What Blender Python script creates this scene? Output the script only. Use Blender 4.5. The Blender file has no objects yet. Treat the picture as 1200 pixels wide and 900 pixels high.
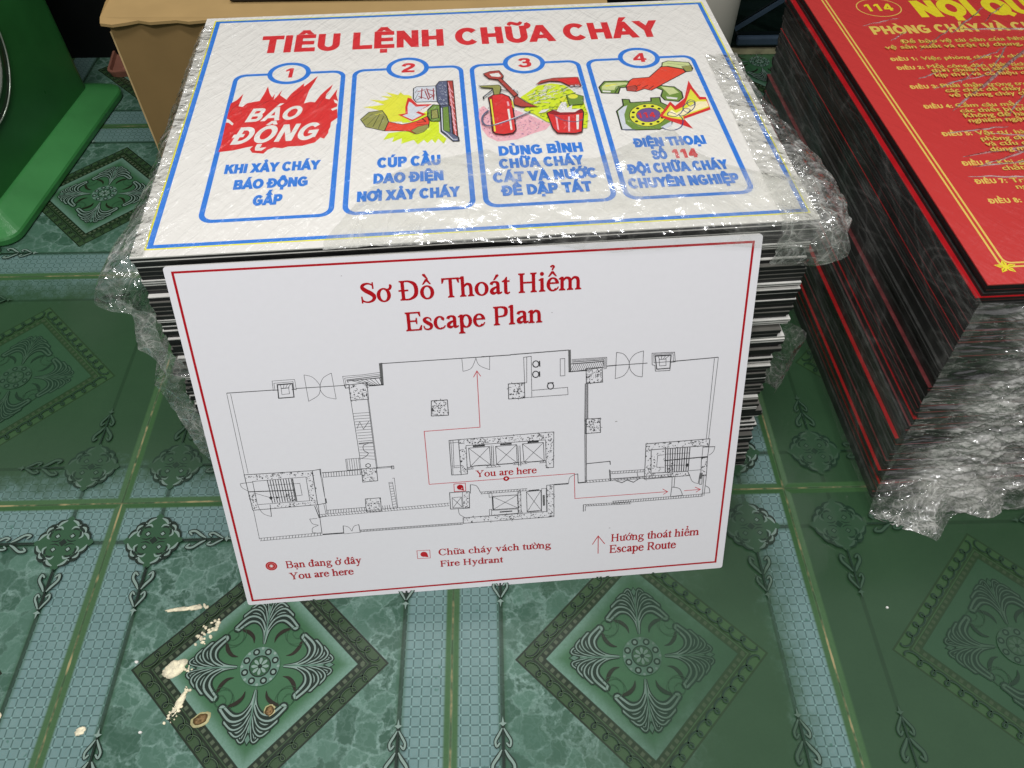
import bpy, bmesh, math, random, unicodedata
from mathutils import Vector, Matrix, noise
R = math.radians
SC = bpy.context.scene
COL = SC.collection
T = 0.4            # one floor tile is 0.4 m

# ------------------------------------------------------------------ camera
cam_data = bpy.data.cameras.new('camera')
cam = bpy.data.objects.new('camera', cam_data)
COL.objects.link(cam)
cam_data.sensor_width = 36.0
cam_data.lens = 27.2
cam_data.clip_start = 0.02
cam_data.clip_end = 100
cam.location = (1.13229*T, -1.20886*T, 2.03751*T)
_p, _y, _r = 0.893285, 0.0309371, 0.004016
_f = Vector((math.sin(_y)*math.cos(_p), math.cos(_y)*math.cos(_p), -math.sin(_p)))
_r0 = Vector((math.cos(_y), -math.sin(_y), 0)); _u0 = _r0.cross(_f)
_rr = _r0*math.cos(_r)+_u0*math.sin(_r); _uu = _u0*math.cos(_r)-_r0*math.sin(_r)
cam.rotation_euler = Matrix((_rr, _uu, -_f)).transposed().to_euler()
SC.camera = cam

# ------------------------------------------------------------------ world and lamps (a room with ceiling tubes, and a tube added for glints)
world = bpy.data.worlds.new('World'); SC.world = world; world.use_nodes = True
_wn = world.node_tree; _bg = _wn.nodes['Background']
_tc = _wn.nodes.new('ShaderNodeTexCoord'); _sp = _wn.nodes.new('ShaderNodeSeparateXYZ'); _rp = _wn.nodes.new('ShaderNodeValToRGB')
_wn.links.new(_tc.outputs['Generated'], _sp.inputs[0]); _wn.links.new(_sp.outputs[2], _rp.inputs[0]); _wn.links.new(_rp.outputs[0], _bg.inputs[0])
_rp.color_ramp.elements[0].position = 0.12; _rp.color_ramp.elements[0].color = (.05, .052, .05, 1)     # dim walls of the room
_rp.color_ramp.elements[1].position = 0.62; _rp.color_ramp.elements[1].color = (.46, .455, .47, 1)     # pale ceiling
_bg.inputs[1].default_value = 1.0
def lamp(name, loc, target, size, size_y, power, color):
    l = bpy.data.lights.new(name, 'AREA'); l.shape = 'RECTANGLE'; l.size = size; l.size_y = size_y
    l.energy = power; l.color = color
    o = bpy.data.objects.new(name, l); COL.objects.link(o); o.location = loc
    o.rotation_euler = (Vector(target)-Vector(loc)).to_track_quat('-Z', 'Y').to_euler()
    return o
lamp('tube_light', (0.35, -0.4, 2.5), (0.45, 0.1, 0), 1.25, 0.16, 24, (1.0, 0.995, 1.0))
lamp('tube_light', (0.1, -1.6, 2.5), (0.45, 0.1, 0), 1.25, 0.16, 30, (1.0, 0.995, 1.0))
lamp('tube_light', (0.35, 1.25, 2.5), (0.5, 0.2, 0), 1.1, 0.16, 16, (1.0, 0.995, 1.0))  # added unseen tube, puts more sparkle on the film
SC.view_settings.view_transform = 'Standard'
SC.view_settings.look = 'None'
SC.view_settings.exposure = 0.0
SC.view_settings.gamma = 1.0
SC.cycles.transparent_max_bounces = 32
SC.cycles.max_bounces = 8
SC.cycles.caustics_reflective = False
SC.cycles.caustics_refractive = False

# ------------------------------------------------------------------ helpers
def lin(h):
    h = h.lstrip('#'); o = []
    for k in (0, 2, 4):
        c = int(h[k:k+2], 16)/255
        o.append(c/12.92 if c <= 0.04045 else ((c+0.055)/1.055)**2.4)
    return tuple(o)+(1.0,)
def label(o, text, cat=None, group=None, kind=None):
    if text: o['label'] = text
    if cat: o['category'] = cat
    if group: o['group'] = group
    if kind: o['kind'] = kind
    return o
def empty(name, loc=(0, 0, 0), rot=(0, 0, 0)):
    o = bpy.data.objects.new(name, None); COL.objects.link(o)
    o.empty_display_size = 0.02
    o.location = loc; o.rotation_euler = rot
    return o
def mesh_obj(name, verts, faces, mats, parent=None, mi=None, smooth=False, cols=None):
    me = bpy.data.meshes.new(name); me.from_pydata(verts, [], faces)
    for m in (mats if isinstance(mats, (list, tuple)) else [mats]): me.materials.append(m)
    if mi: me.polygons.foreach_set('material_index', mi)
    if smooth: me.polygons.foreach_set('use_smooth', [True]*len(me.polygons))
    if cols:
        a = me.color_attributes.new('Col', 'FLOAT_COLOR', 'CORNER')
        buf = []
        for p, c in zip(me.polygons, cols): buf += list(c)*p.loop_total
        a.data.foreach_set('color', buf)
    me.update()
    o = bpy.data.objects.new(name, me); COL.objects.link(o)
    if parent: o.parent = parent
    return o
def bm_obj(name, bm, mats, parent=None, smooth=False):
    me = bpy.data.meshes.new(name); bm.normal_update(); bm.to_mesh(me); bm.free()
    for m in (mats if isinstance(mats, (list, tuple)) else [mats]): me.materials.append(m)
    if smooth: me.polygons.foreach_set('use_smooth', [True]*len(me.polygons))
    o = bpy.data.objects.new(name, me); COL.objects.link(o)
    if parent: o.parent = parent
    return o

class V:
    """a float socket with arithmetic, for writing shader maths"""
    def __init__(s, nt, sock): s.nt, s.k = nt, sock
    def _m(s, op, *a):
        n = s.nt.nodes.new('ShaderNodeMath'); n.operation = op
        for i, q in enumerate((s,)+a):
            if isinstance(q, V): s.nt.links.new(q.k, n.inputs[i])
            else: n.inputs[i].default_value = q
        return V(s.nt, n.outputs[0])
    def __add__(s, o): return s._m('ADD', o)
    def __sub__(s, o): return s._m('SUBTRACT', o)
    def __mul__(s, o): return s._m('MULTIPLY', o)
    def __truediv__(s, o): return s._m('DIVIDE', o)
    __radd__ = __add__; __rmul__ = __mul__
    def rsub(s, o): return (s*-1.0)+o
    def frac(s): return s._m('FRACT')
    def abs(s): return s._m('ABSOLUTE')
    def min(s, o): return s._m('MINIMUM', o)
    def max(s, o): return s._m('MAXIMUM', o)
    def pow(s, o): return s._m('POWER', o)
    def step(s, a, b):      # smoothstep a->b (a may exceed b)
        n = s.nt.nodes.new('ShaderNodeMapRange'); n.interpolation_type = 'SMOOTHSTEP'
        s.nt.links.new(s.k, n.inputs[0])
        if a < b: n.inputs[1].default_value, n.inputs[2].default_value = a, b; return V(s.nt, n.outputs[0])
        n.inputs[1].default_value, n.inputs[2].default_value = b, a
        return V(s.nt, n.outputs[0]).rsub(1.0)
class Mat:
    def __init__(s, name):
        s.m = bpy.data.materials.new(name); s.m.use_nodes = True; s.nt = s.m.node_tree
        s.b = s.nt.nodes['Principled BSDF']; s.out = s.nt.nodes['Material Output']
    def n(s, t, **kw):
        n = s.nt.nodes.new(t)
        for k, v in kw.items(): setattr(n, k, v)
        return n
    def link(s, a, b): s.nt.links.new(a.k if isinstance(a, V) else a, b)
    def set(s, **kw):
        for k, v in kw.items():
            s.b.inputs[k.replace('_', ' ')].default_value = v
    def coord(s, which='Object'): return s.n('ShaderNodeTexCoord').outputs[which]
    def xyz(s, sock):
        n = s.n('ShaderNodeSeparateXYZ'); s.link(sock, n.inputs[0]); return [V(s.nt, o) for o in n.outputs]
    def vec(s, x, y, z=0.0):
        n = s.n('ShaderNodeCombineXYZ')
        for i, q in enumerate((x, y, z)):
            if isinstance(q, V): s.link(q, n.inputs[i])
            else: n.inputs[i].default_value = q
        return n.outputs[0]
    def noise(s, vec, scale, detail=3, rough=.55, color=False, dist=0.0):
        n = s.n('ShaderNodeTexNoise'); s.link(vec, n.inputs['Vector'])
        n.inputs['Scale'].default_value = scale; n.inputs['Detail'].default_value = detail
        n.inputs['Roughness'].default_value = rough; n.inputs['Distortion'].default_value = dist
        return n.outputs['Color'] if color else V(s.nt, n.outputs['Fac'])
    def voro(s, vec, scale, feature='F1', out='Distance', rnd=1.0):
        n = s.n('ShaderNodeTexVoronoi'); n.feature = feature; s.link(vec, n.inputs['Vector'])
        n.inputs['Scale'].default_value = scale; n.inputs['Randomness'].default_value = rnd
        return V(s.nt, n.outputs[out])
    def mix(s, f, a, b):
        n = s.n('ShaderNodeMix', data_type='RGBA')
        if isinstance(f, V): s.link(f, n.inputs[0])
        else: n.inputs[0].default_value = f
        for q, i in ((a, 6), (b, 7)):
            if isinstance(q, tuple): n.inputs[i].default_value = q
            else: s.link(q, n.inputs[i])
        return n.outputs[2]
    def bump(s, h, strength, dist, target='Normal'):
        n = s.n('ShaderNodeBump'); n.inputs['Strength'].default_value = strength; n.inputs['Distance'].default_value = dist
        s.link(h, n.inputs['Height']); s.link(n.outputs[0], s.b.inputs[target]); return n
def simple(name, hexcol, rough=.5, var=.12, scale=30, spec=.5, metal=0.0, bump=0.0, **kw):
    m = Mat(name); c = lin(hexcol); q = m.coord()
    n = m.noise(q, scale, 4)
    m.link(m.mix(n.step(.3, .7), tuple(x*(1-var) for x in c[:3])+(1,), tuple(min(1, x*(1+var)) for x in c[:3])+(1,)), m.b.inputs['Base Color'])
    m.set(Roughness=rough, Metallic=metal); m.b.inputs['Specular IOR Level'].default_value = spec
    m.link(n*.2+(rough-.1), m.b.inputs['Roughness'])
    if bump: m.bump(n, bump, .001)
    return m.m

# ------------------------------------------------------------------ flat printed artwork (inks laid on a sheet)
def catmull(pts, n=6):
    if len(pts) < 3: return list(pts)
    P = [pts[0]]+list(pts)+[pts[-1]]; o = []
    for i in range(1, len(P)-2):
        a, b, c, d = P[i-1], P[i], P[i+1], P[i+2]
        for k in range(n):
            t = k/n
            o.append(tuple(.5*(2*b[j]+(c[j]-a[j])*t+(2*a[j]-5*b[j]+4*c[j]-d[j])*t*t+(3*b[j]-a[j]-3*c[j]+d[j])*t**3) for j in range(len(b))))
    o.append(tuple(pts[-1])); return o
def ribbon(pts, w, closed=False):
    """quads of a stroke; w is a width or one width per point"""
    n = len(pts); ws = w if isinstance(w, (list, tuple)) else [w]*n
    Lp, Rp = [], []
    for i in range(n):
        p = Vector(pts[i][:2])
        a = Vector(pts[(i-1) % n][:2]) if (i > 0 or closed) else None
        b = Vector(pts[(i+1) % n][:2]) if (i < n-1 or closed) else None
        d1 = (p-a).normalized() if a is not None and (p-a).length > 1e-9 else None
        d2 = (b-p).normalized() if b is not None and (b-p).length > 1e-9 else None
        if d1 is None and d2 is None: d1 = d2 = Vector((1, 0))
        d1 = d1 or d2; d2 = d2 or d1
        n1 = Vector((-d1.y, d1.x)); n2 = Vector((-d2.y, d2.x)); m = n1+n2
        m = m.normalized() if m.length > 1e-6 else n1
        k = min(1/max(m.dot(n1), .45), 2.0)
        Lp.append(p+m*ws[i]/2*k); Rp.append(p-m*ws[i]/2*k)
    return [[Lp[i], Rp[i], Rp[(i+1) % n], Lp[(i+1) % n]] for i in range(n if closed else n-1)]
def inside(p, poly):
    x, y = p; c = False; j = len(poly)-1
    for i in range(len(poly)):
        xi, yi = poly[i]; xj, yj = poly[j]
        if (yi > y) != (yj > y) and x < (xj-xi)*(y-yi)/(yj-yi)+xi: c = not c
        j = i
    return c
def ellipse(cx, cy, rx, ry=None, n=28, a0=0., a1=6.283185):
    ry = ry or rx; k = n if abs(a1-a0-6.283185) < 1e-3 else n+1
    return [(cx+rx*math.cos(a0+(a1-a0)*i/n), cy+ry*math.sin(a0+(a1-a0)*i/n)) for i in range(k)]
def roundrect(x0, y0, x1, y1, r, n=6):
    o = []
    for cx, cy, a in ((x1-r, y1-r, 0), (x0+r, y1-r, 90), (x0+r, y0+r, 180), (x1-r, y0+r, 270)):
        o += [(cx+r*math.cos(R(a+90*k/n)), cy+r*math.sin(R(a+90*k/n))) for k in range(n+1)]
    return o
class Ink:
    """collects coloured flat shapes in millimetres; builds ONE mesh, later shapes a hair above earlier ones"""
    def __init__(s, step=4e-6): s.v, s.f, s.c, s.z, s.step, s.s = [], [], [], 0.0, step, .001
    def up(s): s.z += s.step
    def face(s, pts, col):
        b = len(s.v); s.v += [(p[0]*s.s, p[1]*s.s, s.z) for p in pts]; s.f.append(list(range(b, b+len(pts)))); s.c.append(col)
    def poly(s, pts, col): s.up(); s.face(pts, col)
    def line(s, pts, w, col, closed=False):
        s.up()
        for q in ribbon(pts, w, closed): s.face(q, col)
    def ring(s, outer, inner, col):
        s.up(); n = len(outer)
        for i in range(n): s.face([outer[i], outer[(i+1) % n], inner[(i+1) % n], inner[i]], col)
    def mesh(s, vf, col):
        s.up()
        for f in vf[1]: s.face([vf[0][i] for i in f], col); s.z += 2e-7
    def build(s, name, mat, parent, z=0.0):
        o = mesh_obj(name, s.v, s.f, mat, parent, cols=s.c); o.location = (0, 0, z); return o

# sans lettering: Blender's built-in font
_capH = None
def sans(body, bold=0.03, shear=0.0):
    c = bpy.data.curves.new('lettering', 'FONT'); c.body = body; c.offset = bold; c.shear = shear; c.resolution_u = 3
    o = bpy.data.objects.new('lettering', c); COL.objects.link(o)
    me = bpy.data.meshes.new_from_object(o.evaluated_get(bpy.context.evaluated_depsgraph_get()))
    vf = ([tuple(v.co[:2]) for v in me.vertices], [list(p.vertices) for p in me.polygons])
    bpy.data.objects.remove(o); bpy.data.curves.remove(c); bpy.data.meshes.remove(me)
    return vf
def fit_sans(body, x0, x1, y, cap, bold=.03, shear=0., a=None, slope=0.0):
    """lettering whose capitals are cap mm high, from x0 to x1 (None: natural width) on baseline y"""
    global _capH
    if _capH is None: _capH = max(p[1] for p in sans('H', 0.0)[0])
    v, f = sans(body, bold, shear)
    k = cap/(_capH+2*bold); lo = min(p[0] for p in v); hi = max(p[0] for p in v)
    kx = (x1-x0)/(hi-lo) if x1 is not None else k*(a or 1.0)
    return ([(x0+(p[0]-lo)*kx, y+(p[1]+bold)*k+slope*(p[0]-lo)*kx) for p in v], f)

# serif lettering drawn from stems, serifs and modulated strokes (1000 units to the em)
def _S(pts, n=7):        # stroke: (x, y, width)
    q = catmull(pts, n); return ribbon([p[:2] for p in q], [p[2] for p in q])
def _Rc(x0, y0, x1, y1): return [[(x0, y0), (x1, y0), (x1, y1), (x0, y1)]]
def _Bw(cx, cy, rx, ry, t, tn, a0=0, a1=360, n=28):
    o = ellipse(cx, cy, rx, ry, n, R(a0), R(a1)); i = ellipse(cx, cy, rx-t, ry-tn, n, R(a0), R(a1)); m = len(o)
    return [[o[k], o[(k+1) % m], i[(k+1) % m], i[k]] for k in range(m if a1-a0 == 360 else m-1)]
W, H, X, TN = 92, 662, 452, 30
def _sf(x0, x1, y, up=True, ov=52):      # bracketed serif across a stem
    s = 1 if up else -1
    return [[(x0-ov, y), (x1+ov, y), (x1+ov, y+24*s), (x1+20, y+34*s), (x1, y+70*s), (x0, y+70*s), (x0-20, y+34*s), (x0-ov, y+24*s)]]
def _stem(x, y0, y1, bot=True, top=True, w=W, ov=52):
    o = _Rc(x, y0, x+w, y1)
    if bot: o += _sf(x, x+w, y0, True, ov)
    if top: o += _sf(x, x+w, y1, False, ov)
    return o
def _flag(x, y): return [[(x-58, y-45), (x-58, y-62), (x, y-70), (x+W*.6, y+8), (x+W*.4, y+8)]]
def _lst(x, h): return _Rc(x, 0, x+W, h)+_sf(x, x+W, 0)+_flag(x, h)
def _arch(x0, x1): return _S([(x0+W-10, 330, 30), (x0+150, 405, 50), (x0+215, 425, 62), (x1+20, 385, 84), (x1+W/2, 290, W)])+_Rc(x1, 0, x1+W, 292)+_sf(x1, x1+W, 0)
_A = _S([(82, 355, 84), (110, 405, 74), (200, 437, 42), (290, 400, 78), (312, 320, W), (312, 80, W), (345, 38, 62), (410, 50, 34), (436, 72, 16)])+_S([(300, 275, 24), (190, 225, 60), (105, 160, 92), (95, 85, 100), (160, 42, 78), (240, 60, 36), (300, 105, 20)])
_O = _Bw(250, 222, 228, 236, 102, 34)
GL = {
 'a': (444, _A), 'c': (444, _Bw(238, 222, 210, 236, 98, 34, 62, 300)+_S([(330, 330, 96), (352, 368, 70), (345, 400, 40)])+_S([(340, 25, 30), (385, 60, 24), (415, 105, 14)])),
 'd': (500, _Bw(225, 222, 198, 236, 94, 34)+_Rc(335, 40, 335+W, 683)+_flag(335, 683)+[[(335+W, 0), (335+W, 60), (490, 60), (490, 38), (440, 0)]]+_Rc(335, 0, 335+W, 50)),
 'e': (444, _Bw(232, 222, 206, 236, 96, 34, 8, 315)+_Rc(110, 248, 420, 285)+_S([(330, 26, 30), (385, 70, 24), (418, 125, 14)])),
 'g': (500, _Bw(230, 305, 165, 150, 76, 30)+_S([(350, 395, 30), (410, 412, 46), (470, 408, 50)])+_S([(150, 165, 26), (105, 105, 50), (150, 62, 66), (330, 48, 78), (440, -20, 80), (425, -120, 60), (240, -200, 34), (80, -150, 52), (70, -80, 60), (150, -10, 40), (190, 20, 24)])),
 'h': (500, _lst(62, 683)+_arch(62, 335)), 'i': (278, _lst(90, X)+[ellipse(138, 610, 58, 58, 14)]), 'l': (278, _lst(90, 683)),
 'm': (778, _lst(62, X)+_arch(62, 340)+_arch(340, 618)), 'n': (500, _lst(62, X)+_arch(62, 335)),
 'o': (500, _O), 'p': (500, _Rc(62, -217, 62+W, X)+_sf(62, 62+W, -217)+_flag(62, X)+_Bw(268, 222, 200, 236, 96, 34)),
 'r': (333, _lst(62, X)+_S([(140, 330, 34), (200, 400, 52), (262, 425, 72), (312, 395, 80)])),
 's': (389, _S([(320, 320, 16), (295, 395, 26), (200, 438, 36), (110, 400, 70), (95, 335, 90), (190, 255, 108), (300, 175, 104), (320, 100, 80), (280, 35, 54), (190, 8, 36), (95, 40, 28), (62, 135, 16)])),
 't': (278, _Rc(86, 90, 86+W, X)+[[(18, 420), (262, 420), (262, X), (178, X), (178, 575), (158, 575), (100, 490), (18, 438)]]+_S([(132, 100, W), (140, 40, 76), (200, 14, 46), (262, 45, 22)])),
 'u': (500, _Rc(70, 120, 70+W, X)+_flag(70, X)+_S([(116, 150, W), (130, 60, 84), (205, 24, 60), (290, 50, 44), (350, 105, 28)])+_Rc(330, 0, 330+W, X)+_flag(330, X)+[[(330, 0), (445, 0), (490, 38), (490, 60), (330, 60)]]),
 'v': (500, [[(60, X-10), (165, X-10), (290, 110), (265, -10), (240, -10)], [(240, -10), (265, -10), (430, X-10), (392, X-10), (252, 90)]]+_Rc(15, X-26, 215, X)+_Rc(325, X-26, 485, X)),
 'y': (500, [[(60, X-10), (165, X-10), (290, 110), (265, -10), (240, -10)], [(150, -200), (200, -190), (430, X-10), (392, X-10), (250, 60)]]+_Rc(15, X-26, 215, X)+_Rc(325, X-26, 485, X)+_S([(185, -140, 34), (130, -205, 60), (60, -175, 76)])),
 'B': (667, _stem(110, 0, H)+_S([(190, H-16, 30), (380, H-22, 40), (500, H-70, 88), (500, 420, 92), (400, 355, 44), (190, 345, 28)])+_S([(190, 340, 28), (420, 330, 44), (560, 260, 94), (560, 110, 98), (420, 22, 46), (190, 15, 30)])),
 'C': (667, _Bw(355, 330, 325, 345, 118, 38, 42, 318)+_Rc(560, 455, 585, 676)+_S([(575, 100, 30), (620, 150, 26), (632, 175, 12)])),
 'E': (611, _stem(105, 0, H)+_Rc(150, H-34, 560, H)+_Rc(150, 0, 570, 34)+_Rc(150, 325, 420, 360)+[[(535, H), (560, H), (566, H-150), (545, H-150), (500, H-34)], [(545, 0), (575, 0), (600, 170), (578, 170), (500, 34)], [(420, 240), (440, 240), (440, 445), (420, 445), (395, 342)]]),
 'F': (556, _stem(105, 0, H)+_Rc(150, H-34, 530, H)+_Rc(150, 325, 410, 360)+[[(510, H), (535, H), (546, H-150), (525, H-150), (470, H-34)], [(405, 240), (425, 240), (425, 445), (405, 445), (380, 342)]]),
 'H': (722, _stem(110, 0, H)+_stem(520, 0, H)+_Rc(190, 322, 540, 360)),
 'P': (556, _stem(110, 0, H)+_S([(190, H-16, 30), (360, H-22, 44), (480, H-90, 96), (480, 400, 96), (380, 318, 44), (190, 305, 28)])),
 'R': (667, _stem(110, 0, H)+_S([(190, H-16, 30), (360, H-22, 44), (490, H-90, 96), (490, 410, 96), (380, 335, 44), (190, 322, 28)])+[[(290, 330), (400, 330), (600, 40), (660, 24), (660, 0), (530, 0)]]),
 'S': (556, _S([(470, 480, 20), (450, 590, 30), (300, 650, 38), (150, 610, 74), (110, 520, 102), (210, 415, 124), (390, 300, 124), (480, 190, 110), (430, 70, 70), (270, 10, 38), (100, 60, 32), (58, 205, 20)])+_Rc(452, 470, 478, 676)+_Rc(50, -14, 74, 200)),
 'T': (611, _stem(262, 0, H, True, False)+_Rc(20, H-36, 590, H)+[[(20, H), (48, H), (92, H-36), (40, H-160), (16, H-160)], [(590, H), (562, H), (518, H-36), (570, H-160), (596, H-160)]]),
 'Y': (722, _stem(318, 0, 300, True, False)+[[(90, H-10), (200, H-10), (410, 300), (410, 240), (318, 290)], [(410, 300), (360, 280), (590, H-10), (640, H-10)]]+_Rc(22, H-26, 270, H)+_Rc(490, H-26, 705, H)),
 'D': (722, _stem(110, 0, H)+_S([(190, H-16, 32), (380, H-24, 46), (560, H-130, 100), (610, 330, 112), (560, 140, 100), (380, 24, 46), (190, 16, 32)])),
 ' ': (250, []),
}
def serif(body, bold=0):
    """quads of a line of serif lettering in em units, and its advance"""
    out = []; x = 0.0
    for ch in body:
        bar = ch in 'đĐ'; ch = {'đ': 'd', 'Đ': 'D'}.get(ch, ch)
        d = unicodedata.normalize('NFD', ch); adv, g = GL[d[0]]
        polys = [list(p) for p in g]; c = adv/2; top = 510
        if bar: polys += _Rc(20, 315, 330, 350) if ch == 'D' else _Rc(255, 560, 500, 595)
        if d[0] == 'i' and len(d) > 1: polys.pop()
        for k in d[1:]:
            if k == '\u031b': polys += _S([(adv-95, 400, 50), (adv-25, 440, 60), (adv+5, 520, 66), (adv-25, 565, 30)]) if d[0] == 'o' else _S([(adv-90, 430, 30), (adv-15, 455, 56), (adv+12, 520, 64), (adv-15, 565, 30)])
            elif k == '\u0302': polys += [[(c-135, top), (c-105, top), (c, top+105), (c, top+160), (c-32, top+160)], [(c+135, top), (c+105, top), (c, top+105), (c, top+160), (c+32, top+160)]]; top += 175
            elif k == '\u0301': polys += [[(c-50, top), (c-18, top), (c+115, top+140), (c+95, top+170), (c+40, top+165)]]
            elif k == '\u0300': polys += [[(c+50, top), (c+18, top), (c-115, top+140), (c-95, top+170), (c-40, top+165)]]
            elif k == '\u0309': polys += _S([(c-55, top+150, 40), (c, top+185, 34), (c+50, top+150, 44), (c+20, top+95, 36), (c-5, top+40, 26)])
            elif k == '\u0303': polys += _S([(c-140, top+40, 20), (c-80, top+110, 46), (c+60, top+55, 50), (c+140, top+125, 20)])
            elif k == '\u0323': polys.append(ellipse(c, -130, 56, 56, 14))
        for p in polys: out.append([(q[0]+x, q[1]) for q in p])
        x += adv
    return out, x
def grow(q, e):
    o = []; n = len(q)
    for i in range(n):
        a, p, b = Vector(q[i-1]), Vector(q[i]), Vector(q[(i+1) % n])
        d1 = (p-a); d2 = (b-p)
        if d1.length < 1e-9 or d2.length < 1e-9: o.append(tuple(p)); continue
        d1.normalize(); d2.normalize(); m = Vector((d1.y+d2.y, -d1.x-d2.x))
        if m.length < .3: o.append(tuple(p)); continue
        m.normalize(); o.append(tuple(p+m*e/max(.5, m.dot(Vector((d1.y, -d1.x))))))
    return o
def ink_serif(ink, body, quad, col, grow_by=13):
    """quad = baseline left, baseline right, cap top left, in tenths of a mm"""
    (x0, y0), (x1, y1), (x2, y2) = [(p[0]/10, p[1]/10) for p in quad]
    polys, adv = serif(body); cap = y2-(y0+(y1-y0)*0); kx = (x1-x0)/adv; ky = cap/H; sl = (y1-y0)/(x1-x0)
    ink.up()
    for i, p in enumerate(polys):
        z = ink.z; ink.z += i*5e-7
        q = [(x0+a*kx, y0+b*ky+a*kx*sl) for a, b in p]
        ar = sum(q[k-1][0]*q[k][1]-q[k][0]*q[k-1][1] for k in range(len(q)))
        ink.face(grow(q if ar > 0 else q[::-1], grow_by*abs(ky)), col); ink.z = z
    ink.z += len(polys)*5e-7

# bold sans capitals built the same way (700 units high)
_dg = lambda *p: [list(p)]
SB = {
 'A': (720, _dg((0, 0), (165, 0), (430, 700), (275, 700))+_dg((720, 0), (555, 0), (290, 700), (445, 700))+_Rc(180, 140, 540, 260)),
 'B': (680, _Rc(70, 0, 220, 700)+_S([(200, 638, 125), (400, 638, 125), (505, 600, 140), (522, 510, 150), (480, 405, 140), (380, 362, 120), (200, 362, 120)])+_S([(200, 345, 125), (420, 345, 125), (540, 290, 145), (562, 195, 155), (520, 95, 145), (420, 62, 125), (200, 62, 125)])),
 'C': (720, _Bw(370, 350, 335, 362, 155, 130, 46, 314)), 'D': (710, _Rc(70, 0, 220, 700)+_Rc(200, 575, 300, 700)+_Rc(200, 0, 300, 125)+_Bw(298, 350, 372, 350, 150, 125, -90, 90)),
 'E': (640, _Rc(70, 0, 220, 700)+_Rc(200, 575, 590, 700)+_Rc(200, 0, 600, 125)+_Rc(200, 300, 560, 415)), 'F': (600, _Rc(70, 0, 220, 700)+_Rc(200, 575, 560, 700)+_Rc(200, 290, 520, 410)),
 'G': (780, _Bw(385, 350, 345, 362, 155, 130, 46, 318)+_Rc(390, 270, 700, 385)+_Rc(555, 90, 700, 280)), 'H': (720, _Rc(70, 0, 220, 700)+_Rc(500, 0, 650, 700)+_Rc(200, 290, 520, 415)),
 'I': (290, _Rc(70, 0, 220, 700)), 'K': (710, _Rc(70, 0, 220, 700)+_dg((290, 420), (420, 500), (705, 0), (520, 0))+_dg((200, 230), (330, 300), (670, 700), (480, 700), (200, 400))),
 'L': (610, _Rc(70, 0, 220, 700)+_Rc(200, 0, 580, 125)), 'M': (835, _Rc(70, 0, 215, 700)+_Rc(620, 0, 765, 700)+_dg((70, 700), (250, 700), (480, 60), (355, 60))+_dg((765, 700), (585, 700), (355, 60), (480, 60))),
 'N': (720, _Rc(70, 0, 215, 700)+_Rc(505, 0, 650, 700)+_dg((70, 700), (240, 700), (650, 0), (480, 0))), 'O': (780, _Bw(390, 350, 355, 362, 158, 130)), 'Q': (780, _Bw(390, 350, 355, 362, 158, 130)+_dg((420, 170), (520, 260), (750, 10), (650, -70))),
 'P': (670, _Rc(70, 0, 220, 700)+_S([(200, 638, 125), (410, 638, 125), (525, 585, 145), (545, 475, 155), (500, 365, 140), (400, 310, 125), (200, 310, 125)])),
 'R': (720, _Rc(70, 0, 220, 700)+_S([(200, 638, 125), (410, 638, 125), (525, 585, 145), (545, 480, 155), (500, 375, 140), (400, 325, 125), (200, 325, 125)])+_dg((330, 300), (480, 340), (715, 0), (545, 0))),
 'S': (670, _S([(575, 520, 120), (500, 625, 125), (330, 648, 125), (170, 600, 145), (138, 500, 150), (210, 405, 145), (420, 325, 145), (552, 235, 150), (540, 125, 150), (430, 58, 125), (290, 52, 125), (150, 90, 125), (85, 205, 125)])),
 'T': (610, _Rc(20, 575, 590, 700)+_Rc(230, 0, 380, 600)), 'U': (720, _Rc(70, 245, 220, 700)+_Rc(500, 245, 650, 700)+_Bw(360, 250, 290, 262, 150, 130, 180, 360)),
 'V': (670, _dg((0, 700), (165, 700), (415, 0), (265, 0))+_dg((670, 700), (505, 700), (255, 0), (405, 0))), 'X': (670, _dg((5, 0), (190, 0), (660, 700), (480, 700))+_dg((10, 700), (195, 700), (665, 0), (480, 0))),
 'Y': (670, _Rc(260, 0, 410, 320)+_dg((0, 700), (175, 700), (412, 330), (412, 220), (262, 280))+_dg((670, 700), (495, 700), (258, 330), (258, 220), (408, 280))),
 '1': (556, _Rc(240, 0, 390, 700)+_dg((90, 470), (250, 560), (250, 690), (240, 700), (90, 590))), '2': (556, _S([(105, 480, 130), (160, 595, 130), (285, 640, 125), (420, 585, 140), (435, 465, 140), (320, 310, 140), (190, 190, 140), (130, 70, 120)])+_Rc(60, 0, 505, 125)),
 '3': (556, _S([(100, 530, 125), (170, 620, 125), (290, 640, 120), (410, 590, 135), (410, 450, 135), (330, 375, 115), (220, 370, 110)])+_S([(220, 365, 110), (350, 360, 120), (445, 290, 145), (440, 130, 145), (330, 58, 125), (190, 60, 125), (85, 165, 125)])),
 '4': (556, _Rc(320, 0, 460, 700)+_Rc(25, 145, 535, 265)+_dg((25, 160), (25, 280), (330, 700), (420, 700), (170, 250))), '5': (556, _Rc(120, 580, 490, 700)+_S([(175, 640, 130), (140, 380, 110)])+_S([(130, 370, 110), (260, 430, 120), (420, 380, 140), (440, 180, 145), (330, 62, 125), (180, 62, 125), (80, 160, 125)])),
 '6': (556, _Bw(280, 225, 235, 235, 140, 115)+_S([(115, 240, 140), (130, 480, 140), (250, 630, 125), (400, 620, 120), (480, 540, 115)])), '7': (556, _Rc(50, 575, 510, 700)+_dg((360, 600), (510, 600), (280, 0), (120, 0))), '8': (556, _Bw(278, 195, 235, 205, 140, 110)+_Bw(278, 525, 205, 185, 130, 105)),
 ':': (290, _Rc(70, 0, 220, 140)+_Rc(70, 360, 220, 500)), ' ': (270, []),
}
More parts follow.
